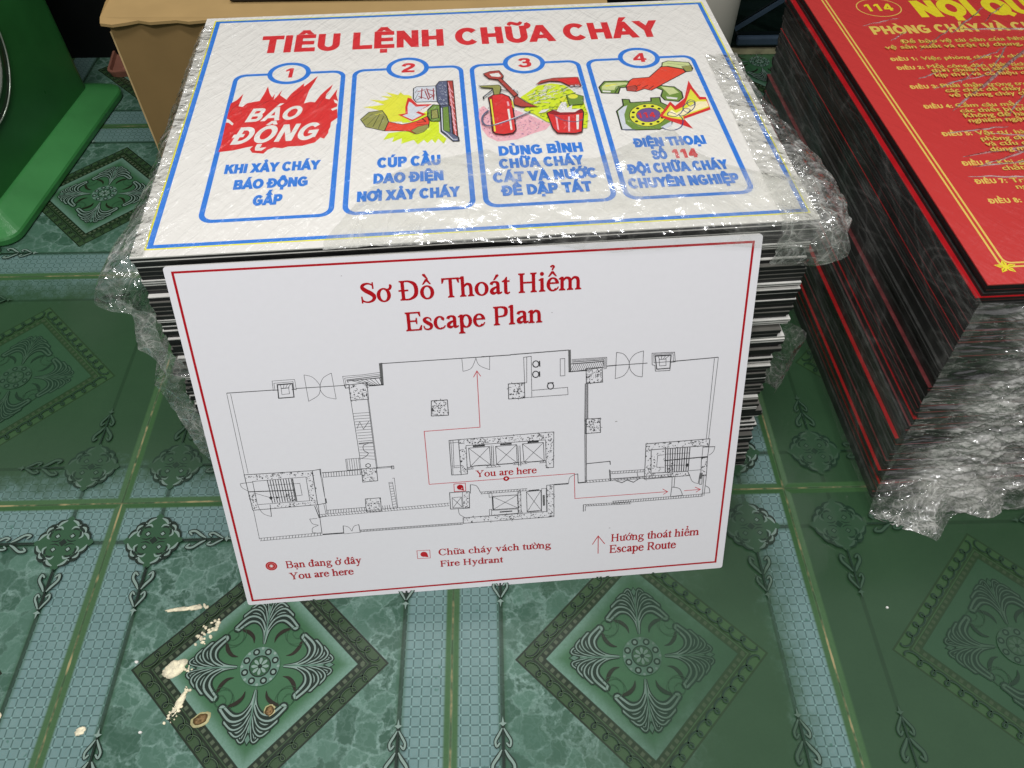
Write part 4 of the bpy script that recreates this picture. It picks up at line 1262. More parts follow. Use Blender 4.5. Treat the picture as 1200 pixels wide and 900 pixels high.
["p","ink",0.0,[[4731,1754],[4723,1741],[4709,1737],[4698,1743],[4695,1757],[4703,1770],[4717,1774],[4729,1768]]],
["p","ink",0.0,[[4752,1841],[4744,1828],[4730,1823],[4718,1829],[4716,1843],[4724,1856],[4738,1861],[4749,1854]]],
["p","ink",0.0,[[4811,1912],[4803,1899],[4789,1894],[4777,1901],[4775,1914],[4783,1928],[4797,1932],[4808,1926]]],
["p","ink",0.0,[[4892,1948],[4884,1935],[4870,1930],[4859,1936],[4856,1950],[4864,1964],[4878,1969],[4890,1962]]],
["p","ink",0.0,[[4974,1938],[4966,1925],[4952,1920],[4940,1927],[4938,1941],[4946,1954],[4961,1959],[4972,1952]]],
["p","ink",0.0,[[5034,1886],[5026,1873],[5012,1868],[5000,1875],[4998,1889],[5006,1902],[5020,1906],[5032,1900]]],
["p","ink",0.0,[[5055,1805],[5046,1792],[5032,1788],[5021,1794],[5019,1808],[5027,1821],[5041,1826],[5053,1819]]],
["p","red",0.0,[[4989,1751],[5160,2014],[5194,1923],[5328,2064],[5449,2405],[5464,2259],[5499,2074],[5560,2065],[5551,1827],[5234,1680],[5285,1499],[5194,1568],[5053,1683]]],
["p","yellow",0.0,[[5028,1759],[5150,1944],[5176,1844],[5290,1912],[5434,2238],[5479,2019],[5548,2021],[5546,1871],[5232,1722],[5229,1659],[5107,1706]]],
["p","cream",0.0,[[5074,1777],[5142,1858],[5175,1790],[5322,1888],[5446,1988],[5550,1981],[5545,1888],[5225,1744],[5182,1715]]],
["a","navy",1.0,[[5170,1769],[5108,1817],[5081,1755],[5148,1729],[5223,1787],[5280,1869],[5335,1843],[5298,1792],[5263,1849],[5296,1933],[5385,1993],[5411,1947],[5351,1907],[5331,1975],[5381,2026],[5419,1979],[5377,1862],[5249,1742],[5201,1746]]],
["a","navy",1.1,[[5194,1768],[5217,1660],[5169,1539],[5079,1488],[5001,1511],[4980,1549]]]]]
TX = {"esc1":[[1648,3455],[3651,3468],[1658,3637]],"esc2":[[2018,3155],[3290,3164],[2023,3335]],"yah":[[2579,1478],[3209,1478],[2575,1557]],"lg1":[[489,477],[1296,468],[496,570]],"lg2":[[505,320],[1193,327],[499,411]],"lg3":[[2123,492],[3349,482],[2121,577]],"lg4":[[2129,338],[2819,335],[2125,418]],"lg5":[[4005,501],[4988,504],[3986,601]],"lg6":[[3992,346],[4740,348],[3977,452]]}
HYD = [2412,1367]
YAH = [2892,1435]

# ------------------------------------------------------------------ materials
def ink_mat(name, rough=.3, wrinkle=0.0, coat=0.0, spec=.5):
    m = Mat(name); a = m.n('ShaderNodeVertexColor', layer_name='Col'); q = m.coord()
    n = m.noise(q, 140, 3)
    mx = m.n('ShaderNodeMix', data_type='RGBA', blend_type='MULTIPLY'); mx.inputs[0].default_value = .12
    m.link(a.outputs[0], mx.inputs[6]); m.link(m.mix(n, (.7, .7, .7, 1), (1, 1, 1, 1)), mx.inputs[7])
    m.link(mx.outputs[2], m.b.inputs['Base Color']); m.set(Roughness=rough); m.b.inputs['Specular IOR Level'].default_value = spec
    if coat: film_coat(m, coat, wrinkle)
    return m.m
def film_coat(m, coat, wrinkle):
    """shrink film clinging to the sheet: a clear coat with fine diagonal creases"""
    x, y, z = m.xyz(m.coord())
    w1 = m.noise(m.vec(x*60.0+y*38.0, y*16.0-x*7.0), 1.0, 4, .6, dist=.7)
    w2 = m.noise(m.vec(x*90.0-y*60.0, y*22.0+x*10.0, 3.0), 1.0, 3, .6, dist=.9)
    w3 = m.noise(m.vec(x, y, z), 55, 5, .62)
    h = w1.step(.35, .75)*.6+w2.step(.4, .7)*.45+w3*.7
    m.set(Coat_Weight=coat, Coat_Roughness=.09, Coat_IOR=1.5)
    m.bump(h, 1.0, wrinkle, 'Coat Normal')
def film_mat(name, base=.06, lines=.5, gloss=1.0, scale=60, stretch=(1, 1, 1), bump=.002, rough=.05, power=10, fade=None):
    """thin clear film: see-through between creases, whitish along them, glossy all over"""
    m = bpy.data.materials.new(name); m.use_nodes = True; nt = m.node_tree
    for n in list(nt.nodes):
        if n.type != 'OUTPUT_MATERIAL': nt.nodes.remove(n)
    N = lambda t: nt.nodes.new(t); L = nt.links.new
    mp = N('ShaderNodeMapping'); mp.inputs['Scale'].default_value = stretch; L(N('ShaderNodeTexCoord').outputs['Object'], mp.inputs[0]); q = mp.outputs[0]
    def nz(s, d=5, dist=1.2):
        n = N('ShaderNodeTexNoise'); n.inputs['Scale'].default_value = s; n.inputs['Detail'].default_value = d; n.inputs['Roughness'].default_value = .5; n.inputs['Distortion'].default_value = dist; L(q, n.inputs['Vector']); return V(nt, n.outputs[0])
    def rid(v, p): return ((v*2.0-1.0).abs().rsub(1.0)).pow(p)
    wv = N('ShaderNodeTexNoise'); wv.inputs['Scale'].default_value = scale*.4; wv.inputs['Detail'].default_value = 2; L(q, wv.inputs['Vector'])
    ad = N('ShaderNodeVectorMath'); ad.operation = 'MULTIPLY_ADD'; L(wv.outputs['Color'], ad.inputs[0]); ad.inputs[1].default_value = (.6/scale,)*3; L(q, ad.inputs[2])
    def vo(s, ft):
        n = N('ShaderNodeTexVoronoi'); n.feature = ft; n.inputs['Scale'].default_value = s; L(ad.outputs[0], n.inputs['Vector']); return V(nt, n.outputs['Distance'])
    a, c = nz(scale*.7, 2, 1.6), nz(scale*.25, 3)
    e1, e2 = vo(scale, 'DISTANCE_TO_EDGE').step(.045, .0), vo(scale*2.6, 'DISTANCE_TO_EDGE').step(.06, .0)
    cl = c.step(.35, .65)
    hz = (cl*1.6+.2)*base+(rid(a, power*2.2)*.8+e1*.55+e2*.3*cl)*(cl*.9+.25)*lines
    if fade:
        sx = N('ShaderNodeSeparateXYZ'); L(N('ShaderNodeTexCoord').outputs['Object'], sx.inputs[0])
        e = (V(nt, sx.outputs[0])+V(nt, sx.outputs[2])*-.10+(c-.5)*.09); hz = hz*(e.step(*fade)*.92+.08)
    hz = hz._m('MINIMUM', .92)
    bp = N('ShaderNodeBump'); bp.inputs['Strength'].default_value = 1; bp.inputs['Distance'].default_value = bump; L((vo(scale, 'F1')*1.0+vo(scale*2.6, 'F1')*.45+a*1.2).k, bp.inputs['Height'])
    tr = N('ShaderNodeBsdfTransparent'); tr.inputs[0].default_value = (.975, .98, .97, 1)
    df = N('ShaderNodeBsdfDiffuse'); df.inputs[0].default_value = lin('#f1f0e8')
    tl = N('ShaderNodeBsdfTranslucent'); tl.inputs[0].default_value = lin('#f1f0e8')
    x1 = N('ShaderNodeMixShader'); x1.inputs[0].default_value = .4; L(df.outputs[0], x1.inputs[1]); L(tl.outputs[0], x1.inputs[2])
    x2 = N('ShaderNodeMixShader'); L(hz.k, x2.inputs[0]); L(tr.outputs[0], x2.inputs[1]); L(x1.outputs[0], x2.inputs[2])
    gl = N('ShaderNodeBsdfGlossy'); gl.inputs['Roughness'].default_value = rough; gl.inputs[0].default_value = (1, 1, 1, 1); L(bp.outputs[0], gl.inputs['Normal'])
    fr = N('ShaderNodeLayerWeight'); L(bp.outputs[0], fr.inputs['Normal'])
    mu = ((V(nt, fr.outputs['Facing']).pow(4.0)*.5+.06)*gloss)._m('MINIMUM', .8)
    x3 = N('ShaderNodeMixShader'); L(mu.k, x3.inputs[0]); L(x2.outputs[0], x3.inputs[1]); L(gl.outputs[0], x3.inputs[2])
    L(x3.outputs[0], nt.nodes['Material Output'].inputs[0])
    return m
INK_WRAPPED = ink_mat('wrapped_print', .35, .0017, .9)
INK_BOARD = ink_mat('board_print', .28)
INK_RED = ink_mat('red_print', .3, .0007, 1.0)
CORE = simple('black_core', '#161616', .55, .3, 60)
WHITE_SKIN = simple('white_skin', '#dcdad3', .35, .05, 40)
GREY_SKIN = simple('grey_skin', '#67655f', .4, .1, 40)
RED_SKIN = simple('red_skin', '#a3131a', .3, .1, 40)
DARKRED = simple('dark_red_edge', '#6a2a2c', .45, .25, 60)
BOARD_EDGE = simple('board_edge', '#d9d6d2', .35, .03, 40)
FILM = film_mat('clear_film', .13, .36, .85, 20, bump=.0035, rough=.10)
FILM_HAZY = film_mat('crumpled_film', .09, .6, 1.9, 48, bump=.005)
FILM_BUNCH = film_mat('bunched_film', .34, 1.5, 2.2, 34, (.40, 1, 1.3), .012, .09, 5, (.0, .06))
FILM_CORNER = film_mat('corner_film', .18, .8, 2.2, 60, bump=.006, power=8)
FILM_SIDE = film_mat('smooth_film', .035, .16, .9, 14, (1, .7, 2.0), .0012, .12, 16)
CREASE = film_mat('crease_film', .25, .5, 4.0, 120, bump=.0006, rough=.12)
CORE_RED2 = simple('grey_core', '#30302e', .5, .3, 80)
CORE_RED = simple('charcoal_core', '#191918', .5, .35, 80)

# ------------------------------------------------------------------ the floor: patterned glazed tiles
def floor_coords(m):
    x, y, z = m.xyz(m.coord()); return x/T, y/T
def luster(m, x, y):  # reflected sheen of the tiles, painted into their colours by position
    """where the pale luster print of the glaze is painted as shining (1) or left dull (0)"""
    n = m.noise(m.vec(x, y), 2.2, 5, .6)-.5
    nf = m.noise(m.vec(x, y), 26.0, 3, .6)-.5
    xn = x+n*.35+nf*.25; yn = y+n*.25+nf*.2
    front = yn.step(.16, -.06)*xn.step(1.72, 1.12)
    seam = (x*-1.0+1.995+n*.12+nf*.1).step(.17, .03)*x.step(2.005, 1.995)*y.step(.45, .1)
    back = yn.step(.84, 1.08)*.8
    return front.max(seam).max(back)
def floor_mat():
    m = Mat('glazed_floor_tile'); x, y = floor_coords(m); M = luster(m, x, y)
    fx, fy = x.frac(), y.frac()
    ex, ey = fx.min(fx.rsub(1.0)), fy.min(fy.rsub(1.0)); d = ex.min(ey)
    p = m.vec(x, y)
    # marbling
    wc = m.n('ShaderNodeVectorMath', operation='MULTIPLY_ADD'); m.link(m.noise(p, 13.0, 4, .65, True), wc.inputs[0]); wc.inputs[1].default_value = (.095, .095, .095); m.link(p, wc.inputs[2])
    wp = wc.outputs[0]
    vein = m.voro(wp, 17.0, 'DISTANCE_TO_EDGE').step(.115, .0)
    vein2 = m.voro(wp, 37.0, 'DISTANCE_TO_EDGE').step(.16, .0)
    big = m.noise(wp, 6.0, 4, .65); fine = m.noise(p, 120.0, 3, .7)
    vv = (vein*.8+vein2*.35)*big.step(.22, .7)*(fine*1.1+.25)*(m.noise(p, 30.0, 3, .6)*1.5+.15)
    cell = m.n('ShaderNodeTexVoronoi'); m.link(wp, cell.inputs['Vector']); cell.inputs['Scale'].default_value = 17.0
    patch = m.xyz(cell.outputs['Color'])[0]
    marble = m.mix(patch*.9+big*.35, lin('#294a39'), lin('#4b6d5d'))
    marble = m.mix(vv._m('MINIMUM', 1.0), marble, lin('#7d998f'))
    plain = m.mix(big*.6+fine*.3, lin('#29432d'), lin('#365238'))
    # pale mosaic bands along the tile edges
    cs = 1/.0243
    def cellc(q):
        c = ((q*cs).frac()-.5).abs(); return c
    cx, cy = cellc(fx), cellc(fy)
    ln = cx.max(cy).step(.40, .47); dia = (cx+cy).step(.83, .90)
    ring = ((cx*cx+cy*cy).pow(.5)-.29).abs().step(.05, .02)*fine.step(.35, .6)
    tone = m.noise(p, 14.0, 4, .6)
    mos = m.mix(tone*.8+fine*.3, lin('#567270'), lin('#76918d'))
    mos = m.mix(ring*.6, mos, lin('#5d8482'))
    mos = m.mix(ln*.68, mos, lin('#25443e')); mos = m.mix(dia*.8, mos, lin('#7ea29c'))
    mos = m.mix(m.noise(p, 38.0, 2, .5).step(.68, .76)*.6, mos, lin('#2f5f4c'))
    inner = d.step(.127, .132)
    pat = m.mix(inner, mos, marble)
    # the large lozenge
    a, b = fx-.5, fy-.5; dd = a.abs()+b.abs(); al = a-b
    sgn = (a*b).step(-.0001, .0001); run = sgn*(a-b)+sgn.rsub(1.0)*(a+b)
    field = m.mix(dd.step(.20, .253)*(fine*.9+.3)*.46, m.mix(big, lin('#335a3c'), lin('#3d6846')), lin('#94b3ac'))
    fieldp = m.mix(big, lin('#2a4731'), lin('#36553c'))
    band = m.mix(big*.5+fine*.3, lin('#2a3f27'), lin('#3d5537'))
    bandp = m.mix(big*.5+fine*.3, lin('#324d30'), lin('#3b5937'))
    dots = (((run*36.0).frac()-.5).abs()*2.0).step(.62, .35)*(dd-.2685).abs().step(.009, .005)
    dk = (dd-.3315).abs().step(.0045, .0025).max((dd-.2865).abs().step(.005, .003)).max((dd-.256).abs().step(.004, .002)).max((dd-.2685).abs().step(.011, .0095))
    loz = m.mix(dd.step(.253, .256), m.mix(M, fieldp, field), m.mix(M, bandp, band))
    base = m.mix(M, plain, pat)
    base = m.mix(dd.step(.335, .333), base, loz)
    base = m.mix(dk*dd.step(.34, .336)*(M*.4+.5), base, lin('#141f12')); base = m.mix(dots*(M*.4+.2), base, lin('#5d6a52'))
    # border lines, glazed edge, cement joint
    bl = (ex-.13).abs().min((ey-.13).abs()).step(.0075, .004)
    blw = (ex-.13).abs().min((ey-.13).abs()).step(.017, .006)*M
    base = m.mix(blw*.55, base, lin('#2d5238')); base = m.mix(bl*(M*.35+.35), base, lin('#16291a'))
    edge = d.step(.022, .014); base = m.mix(edge, base, m.mix(fine, lin('#345532'), lin('#44653f')))
    jn = m.noise(p, 7.0, 4, .65); wob = (m.noise(p, 30.0, 2)-.5)*.004
    jcol = m.mix(jn.step(.45, .62), lin('#2f4a2a'), lin('#978a60'))
    base = m.mix((d+wob).step(.0032, .0018), base, jcol)
    m.link(base, m.b.inputs['Base Color'])
    rg = m.noise(p, 3.5, 5, .6); m.link(rg*.22+.10+(d+wob).step(.005, .003)*.4, m.b.inputs['Roughness'])
    m.b.inputs['Specular IOR Level'].default_value = .45
    hgt = d.step(.0, .02)+(m.noise(p, 60, 3)*.04)
    m.bump(hgt, .6, .0012)
    return m.m
def floor_print_mat():
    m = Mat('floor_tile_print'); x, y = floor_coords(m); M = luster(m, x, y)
    a = m.n('ShaderNodeVertexColor', layer_name='Col').outputs[0]
    br = m.n('ShaderNodeRGBToBW'); m.link(a, br.inputs[0]); lum = V(m.nt, br.outputs[0])
    no_sheen = m.mix(lum.step(.012, .07), lin('#22392a'), lin('#304a35'))  # print colours outside the painted sheen
    m.link(m.mix((M*.9).max(.08), no_sheen, a), m.b.inputs['Base Color']); m.set(Roughness=.2); m.b.inputs['Specular IOR Level'].default_value = .45
    return m.m
floor_m = floor_mat(); print_m = floor_print_mat()
DK, PALE, BRN, GRN, MID = lin('#14231a'), lin('#82978d'), lin('#241c12'), lin('#2c5136'), lin('#5c7c6c')
def tile_print():
    k = Ink(6e-6); k.s = T   # tile units
    def tf(f, s): return lambda p: f(p)
    def stroke(pts, ws, col, f, n=5):
        q = catmull([(*p, w) for p, w in zip(pts, ws)], n)
        k.line([f(p[:2]) for p in q], [p[2] for p in q], col)
    for q in range(4):
        ca, sa = math.cos(q*math.pi/2), math.sin(q*math.pi/2)
        for s in (1, -1):
            # palmette: local p (outward 0..1 over .122), l (lateral)
            def F(p): 
                u, l = .06+p[0]*.122, s*p[1]*.122
                return (.5+ca*u-sa*l, .5+sa*u+ca*l)
            stroke([(.30, .20), (.33, .42), (.24, .58), (.10, .66)][::-1] if 0 else [(.02, .22), (.16, .26), (.28, .40), (.33, .60)], [.001, .008, .010, .002], BRN, F)
            for pts, w in (([(.3, .01), (.7, .03), (.9, .08), (1.0, .13), (.93, .21)], .015), ([(.15, .01), (.55, .04), (.78, .12), (.88, .24), (.80, .37)], .018), ([(.05, .01), (.4, .04), (.66, .16), (.74, .33), (.63, .50)], .021), ([(0, .01), (.3, .04), (.52, .18), (.56, .40), (.36, .63)], .027)):
                stroke(pts, [w*r+.003 for r in (.1, .4, .75, 1.0, .75)], DK, F)
                k.poly([F((pts[-1][0]+(w*.42+.0015)/.122*math.cos(t), pts[-1][1]+(w*.42+.0015)/.122*math.sin(t))) for t in [i*.6283 for i in range(10)]], DK)
                stroke(pts, [w*.72*r for r in (.1, .4, .75, 1.0, .8)], PALE, F)
                k.poly([F((pts[-1][0]+w*.30/.122*math.cos(t), pts[-1][1]+w*.30/.122*math.sin(t))) for t in [i*.6283 for i in range(10)]], PALE)
                stroke(pts[1:], [w*.34*r for r in (.2, .8, 1.0, .5)], DK, F)
            stroke([(-.05, .0), (.5, .0), (.85, .0)], [.001, .004, .004], MID, F)
            k.poly([F(p) for p in ((.86, 0), (.98, .07), (1.10, 0))], DK); k.poly([F(p) for p in ((.88, 0), (.98, .05), (1.07, 0))], MID)
            # faint swirl
            def Sw(t): 
                r = .034*(1-t/10.5); a = t+2.2; u, l = .083+r*math.cos(a), s*(.083+r*math.sin(a))
                return (.5+ca*u-sa*l, .5+sa*u+ca*l)
            k.line([Sw(i*.3) for i in range(28)], .0014, lin('#2b4d33'))
    # centre flower
    c = lambda r, n=20: ellipse(.5, .5, r, r, n)
    k.poly(c(.051, 28), MID)
    for i in range(8):
        a = i*math.pi/4+.39; k.poly(ellipse(.5+.040*math.cos(a), .5+.040*math.sin(a), .0095, .0095, 10), DK); k.poly(ellipse(.5+.040*math.cos(a), .5+.040*math.sin(a), .0050, .0050, 8), PALE)
        k.poly(ellipse(.5+.047*math.cos(a+.39), .5+.047*math.sin(a+.39), .004, .004, 6), PALE)
    k.poly(c(.0285), DK); k.poly(c(.0255), GRN)
    for i in range(8):
        a = i*math.pi/4
        k.line([(.5+r*math.cos(a), .5+r*math.sin(a)) for r in (.006, .016, .022)], [.003, .0085, .005], PALE)
    k.poly(c(.0055, 8), DK)
    # running scroll in the lozenge frame
    for q in range(4):
        ca, sa = math.cos(q*math.pi/2), math.sin(q*math.pi/2); pts = []
        for i in range(0, 181):
            t = i/180*11; r = .308; u = (.03+.94*(t-.34*math.sin(2*math.pi*t)*1.0+.0)/11); w = .0105*math.cos(2*math.pi*t)
            px, py = r*(1-u)+w*.7071, r*u+w*.7071
            pts.append((.5+ca*px-sa*py, .5+sa*px+ca*py))
        k.line(pts, .0052, DK)
        k.line([(p[0]+.0022, p[1]-.0016) for p in pts], .0011, lin('#556a4c'))
    # corner rosettes, their stems and scrolls
    for cx, cy, mx, my in ((.13, .13, 1, 1), (.87, .13, -1, 1), (.87, .87, -1, -1), (.13, .87, 1, -1)):
        def G(p): return (cx+mx*p[0], cy+my*p[1])
        k.poly([G(p) for p in catmull([(.088, 0), (.052, .028), (.05, .05), (.028, .052), (0, .088), (-.028, .052), (-.05, .05), (-.052, .028), (-.088, 0), (-.052, -.028), (-.05, -.05), (-.028, -.052), (0, -.088), (.028, -.052), (.05, -.05), (.052, -.028), (.088, 0)], 3)[:-1]], GRN)
        for sx in (1, -1):
            for sy in (1, -1):
                Q = lambda p: G((sx*p[0], sy*p[1]))
                for sw in (0, 1):
                    Z = (lambda p: Q((p[1], p[0]))) if sw else Q
                    stroke([(.010, .074), (.026, .066), (.034, .050), (.026, .046)], [.005, .013, .013, .004], DK, Z)
                    stroke([(.008, .072), (.022, .064), (.030, .052)], [.003, .0075, .004], PALE, Z)
                    stroke([(.030, .058), (.046, .054), (.052, .040), (.040, .040)], [.004, .012, .012, .003], DK, Z)
                    stroke([(.032, .056), (.044, .052), (.049, .042)], [.003, .0065, .003], PALE, Z)
                k.poly([Q(p) for p in ((.012, .021), (.021, .012), (.031, .021), (.021, .031))], DK); k.poly([Q(p) for p in ((.015, .021), (.021, .015), (.027, .021), (.021, .027))], PALE)
                stroke([(.035, .006), (.020, .004), (.008, .010)], [.001, .004, .002], DK, Q)
                stroke([(.042, .012), (.050, .020), (.046, .034)], [.002, .006, .002], PALE, Q); stroke([(.012, .042), (.020, .050), (.034, .046)], [.002, .006, .002], PALE, Q)
                stroke([(.040, .018), (.044, .026), (.038, .036)], [.002, .006, .002], DK, Q); stroke([(.018, .040), (.026, .044), (.036, .038)], [.002, .006, .002], DK, Q)
        k.poly([G(p) for p in ((.012, 0), (0, .012), (-.012, 0), (0, -.012))], DK)
        for sw in (0, 1):
            Z = (lambda p: G((p[1], p[0]))) if sw else G
            k.line([Z((0, .082)), Z((0, .215))], .004, DK)
            k.line([Z((0, .095)), Z((0, .205))], .005, DK)
            for s in (1, -1):
                for col, w in ((DK, 2.4), (PALE, 1.25)):
                    stroke([(s*p[0], p[1]) for p in ((.014, .108), (.024, .100), (.026, .116), (.012, .136), (.004, .150))], [.003*w, .005*w, .005*w, .005*w, .002*w], col, Z)
                    stroke([(s*p[0], p[1]) for p in ((.008, .166), (.016, .158), (.019, .170), (.010, .186), (.002, .200))], [.003*w, .004*w, .004*w, .004*w, .002*w], col, Z)
            k.poly([Z(p) for p in ((0, .205), (.010, .212), (.003, .214), (0, .228), (-.003, .214), (-.010, .212))], PALE)
    return k
def build_floor():
    k = tile_print(); v = [(-6*T, -6*T, 0), (9*T, -6*T, 0), (9*T, 2.62*T, 0), (-6*T, 2.62*T, 0)]; f = [[0, 1, 2, 3]]; c = [(0, 0, 0, 1)]; mi = [0]
    for i in range(-2, 4):
        for j in range(-3, 3):
            b = len(v); v += [(p[0]+i*T, p[1]+j*T, p[2]+4e-5) for p in k.v]
            cut = j == 2
            for q, col in zip(k.f, k.c):
                if cut and max(k.v[w][1] for w in q) > .61*T: continue
                f.append([w+b for w in q]); c.append(col); mi.append(1)
    o = mesh_obj('floor', v, f, [floor_m, print_m], mi=mi, cols=c); o['kind'] = 'structure'
    return o
build_floor()
wall_m = simple('dark_wall', '#0b0d0d', .5, .3, 8, .3)
def box_bm(bm, x0, y0, z0, x1, y1, z1, bev=0.0, seg=2):
    r = bmesh.ops.create_cube(bm, size=1.0)
    for v in r['verts']: v.co = Vector(((x0+x1)/2+v.co.x*(x1-x0), (y0+y1)/2+v.co.y*(y1-y0), (z0+z1)/2+v.co.z*(z1-z0)))
    if bev: bmesh.ops.bevel(bm, geom=list({e for v in r['verts'] for e in v.link_edges}), offset=bev, segments=seg, affect='EDGES', profile=.5)
def box(name, dims, mat, parent=None, bev=0.0, seg=2):
    bm = bmesh.new(); box_bm(bm, *dims, bev, seg); return bm_obj(name, bm, mat, parent)
w_ = box('wall', (-6*T, 2.62*T, -.05, 9*T, 2.62*T+.1, 1.4), wall_m); w_['kind'] = 'structure'

# ------------------------------------------------------------------ the stack of white panels under the fire order sign
RED, BLUE, YEL, INKC, PAPER = lin('#cf2f33'), lin('#2f76cd'), lin('#e3dd3a'), lin('#1c1c1e'), lin('#dddad2')
PAL = dict(red=lin('#d0302e'), ink=INKC, yellow=lin('#d9d83e'), olive=lin('#8f8f4e'), paper=PAPER, skin=lin('#dd4630'), lime=lin('#cbdc2a'), palegrey=lin('#c9cdd2'), slate=lin('#5a6078'), rust=lin('#a9443a'),
           pink=lin('#e2a9b0'), green=lin('#6d8a3a'), palegreen=lin('#c3cc8c'), purple=lin('#6a4f86'), darkred=lin('#8f1f24'), cream=lin('#f0e3b4'), navy=lin('#26356e'))
FS_O, FS_R, FS_Z = Vector((.3486*T, .064*T, 0)), .06134, .911*T       # front left corner, turn, height of the stack
SW, SD = .610, .427                                                   # a panel
def panel_mesh(name, w, d, th, top, core, bot, ct=.0009):
    """sandwich panel: thin skins over a core; origin at its front left corner"""
    bm = bmesh.new(); lay = (0, ct, th-ct, th); rows = []
    for z in lay:
        rows.append([bm.verts.new(p) for p in ((0, 0, z), (w, 0, z), (w, d, z), (0, d, z))])
    for k in range(3):
        for i in range(4):
            f = bm.faces.new((rows[k][i], rows[k][(i+1) % 4], rows[k+1][(i+1) % 4], rows[k+1][i])); f.material_index = (2, 1, 0)[k]
    bm.faces.new(rows[3]).material_index = 0; bm.faces.new(rows[0][::-1]).material_index = 2
    me = bpy.data.meshes.new(name); bm.normal_update(); bm.to_mesh(me); bm.free()
    for m in (top, core, bot): me.materials.append(m)
    return me
def place(me, name, o, rz, z, dx, dy, dr=0.0):
    ob = bpy.data.objects.new(name, me); COL.objects.link(ob)
    c, s = math.cos(rz), math.sin(rz)
    ob.location = (o.x+c*dx-s*dy, o.y+s*dx+c*dy, z); ob.rotation_euler = (0, 0, rz+dr)
    return ob
def white_stack():
    rnd = random.Random(11); th = .0051; z = .0003
    a = panel_mesh('sign_panel', SW, SD, th, WHITE_SKIN, CORE, CORE, .0010)
    b = panel_mesh('sign_panel', SW, SD, th, GREY_SKIN, CORE, CORE, .0009)
    c = panel_mesh('sign_panel', SW, SD, th*.62, WHITE_SKIN, CORE, WHITE_SKIN, .0011)
    drift = 0; dyr = 0
    while z+th < FS_Z-.0058:
        t = 1-z/FS_Z; me = rnd.choice((a, a, b, b, b, b, b, c)); h = th*.62 if me is c else th
        if rnd.random() < .2: drift = rnd.uniform(-.007, .007); dyr = rnd.uniform(-.004, .005)
        near_top = z > FS_Z-.045
        dx = drift+rnd.uniform(-.002, .002)+.006*t; dy = -(dyr+rnd.uniform(-.0012, .0012)+.030*max(0, t-.05))
        if near_top: dx *= .3; dy = abs(dy)*.3+.0006
        label(place(me, 'sign_panel', FS_O, FS_R, z, dx, dy, rnd.uniform(-.003, .003)*(0.2 if near_top else 1)),
              'white faced panel with black core in the stack beneath the fire order sign', 'sign panel', 'white sign panels stacked under the fire order sign')
        z += h+.00004
    rest = FS_Z-.005-z-.00004
    if rest > .0004:
        me = panel_mesh('sign_panel', SW, SD, rest, WHITE_SKIN, CORE, CORE, min(.001, rest*.3))
        label(place(me, 'sign_panel', FS_O, FS_R, z, 0, .001), 'white faced panel with black core in the stack beneath the fire order sign', 'sign panel', 'white sign panels stacked under the fire order sign')
    return FS_Z-.005
top_z = white_stack()
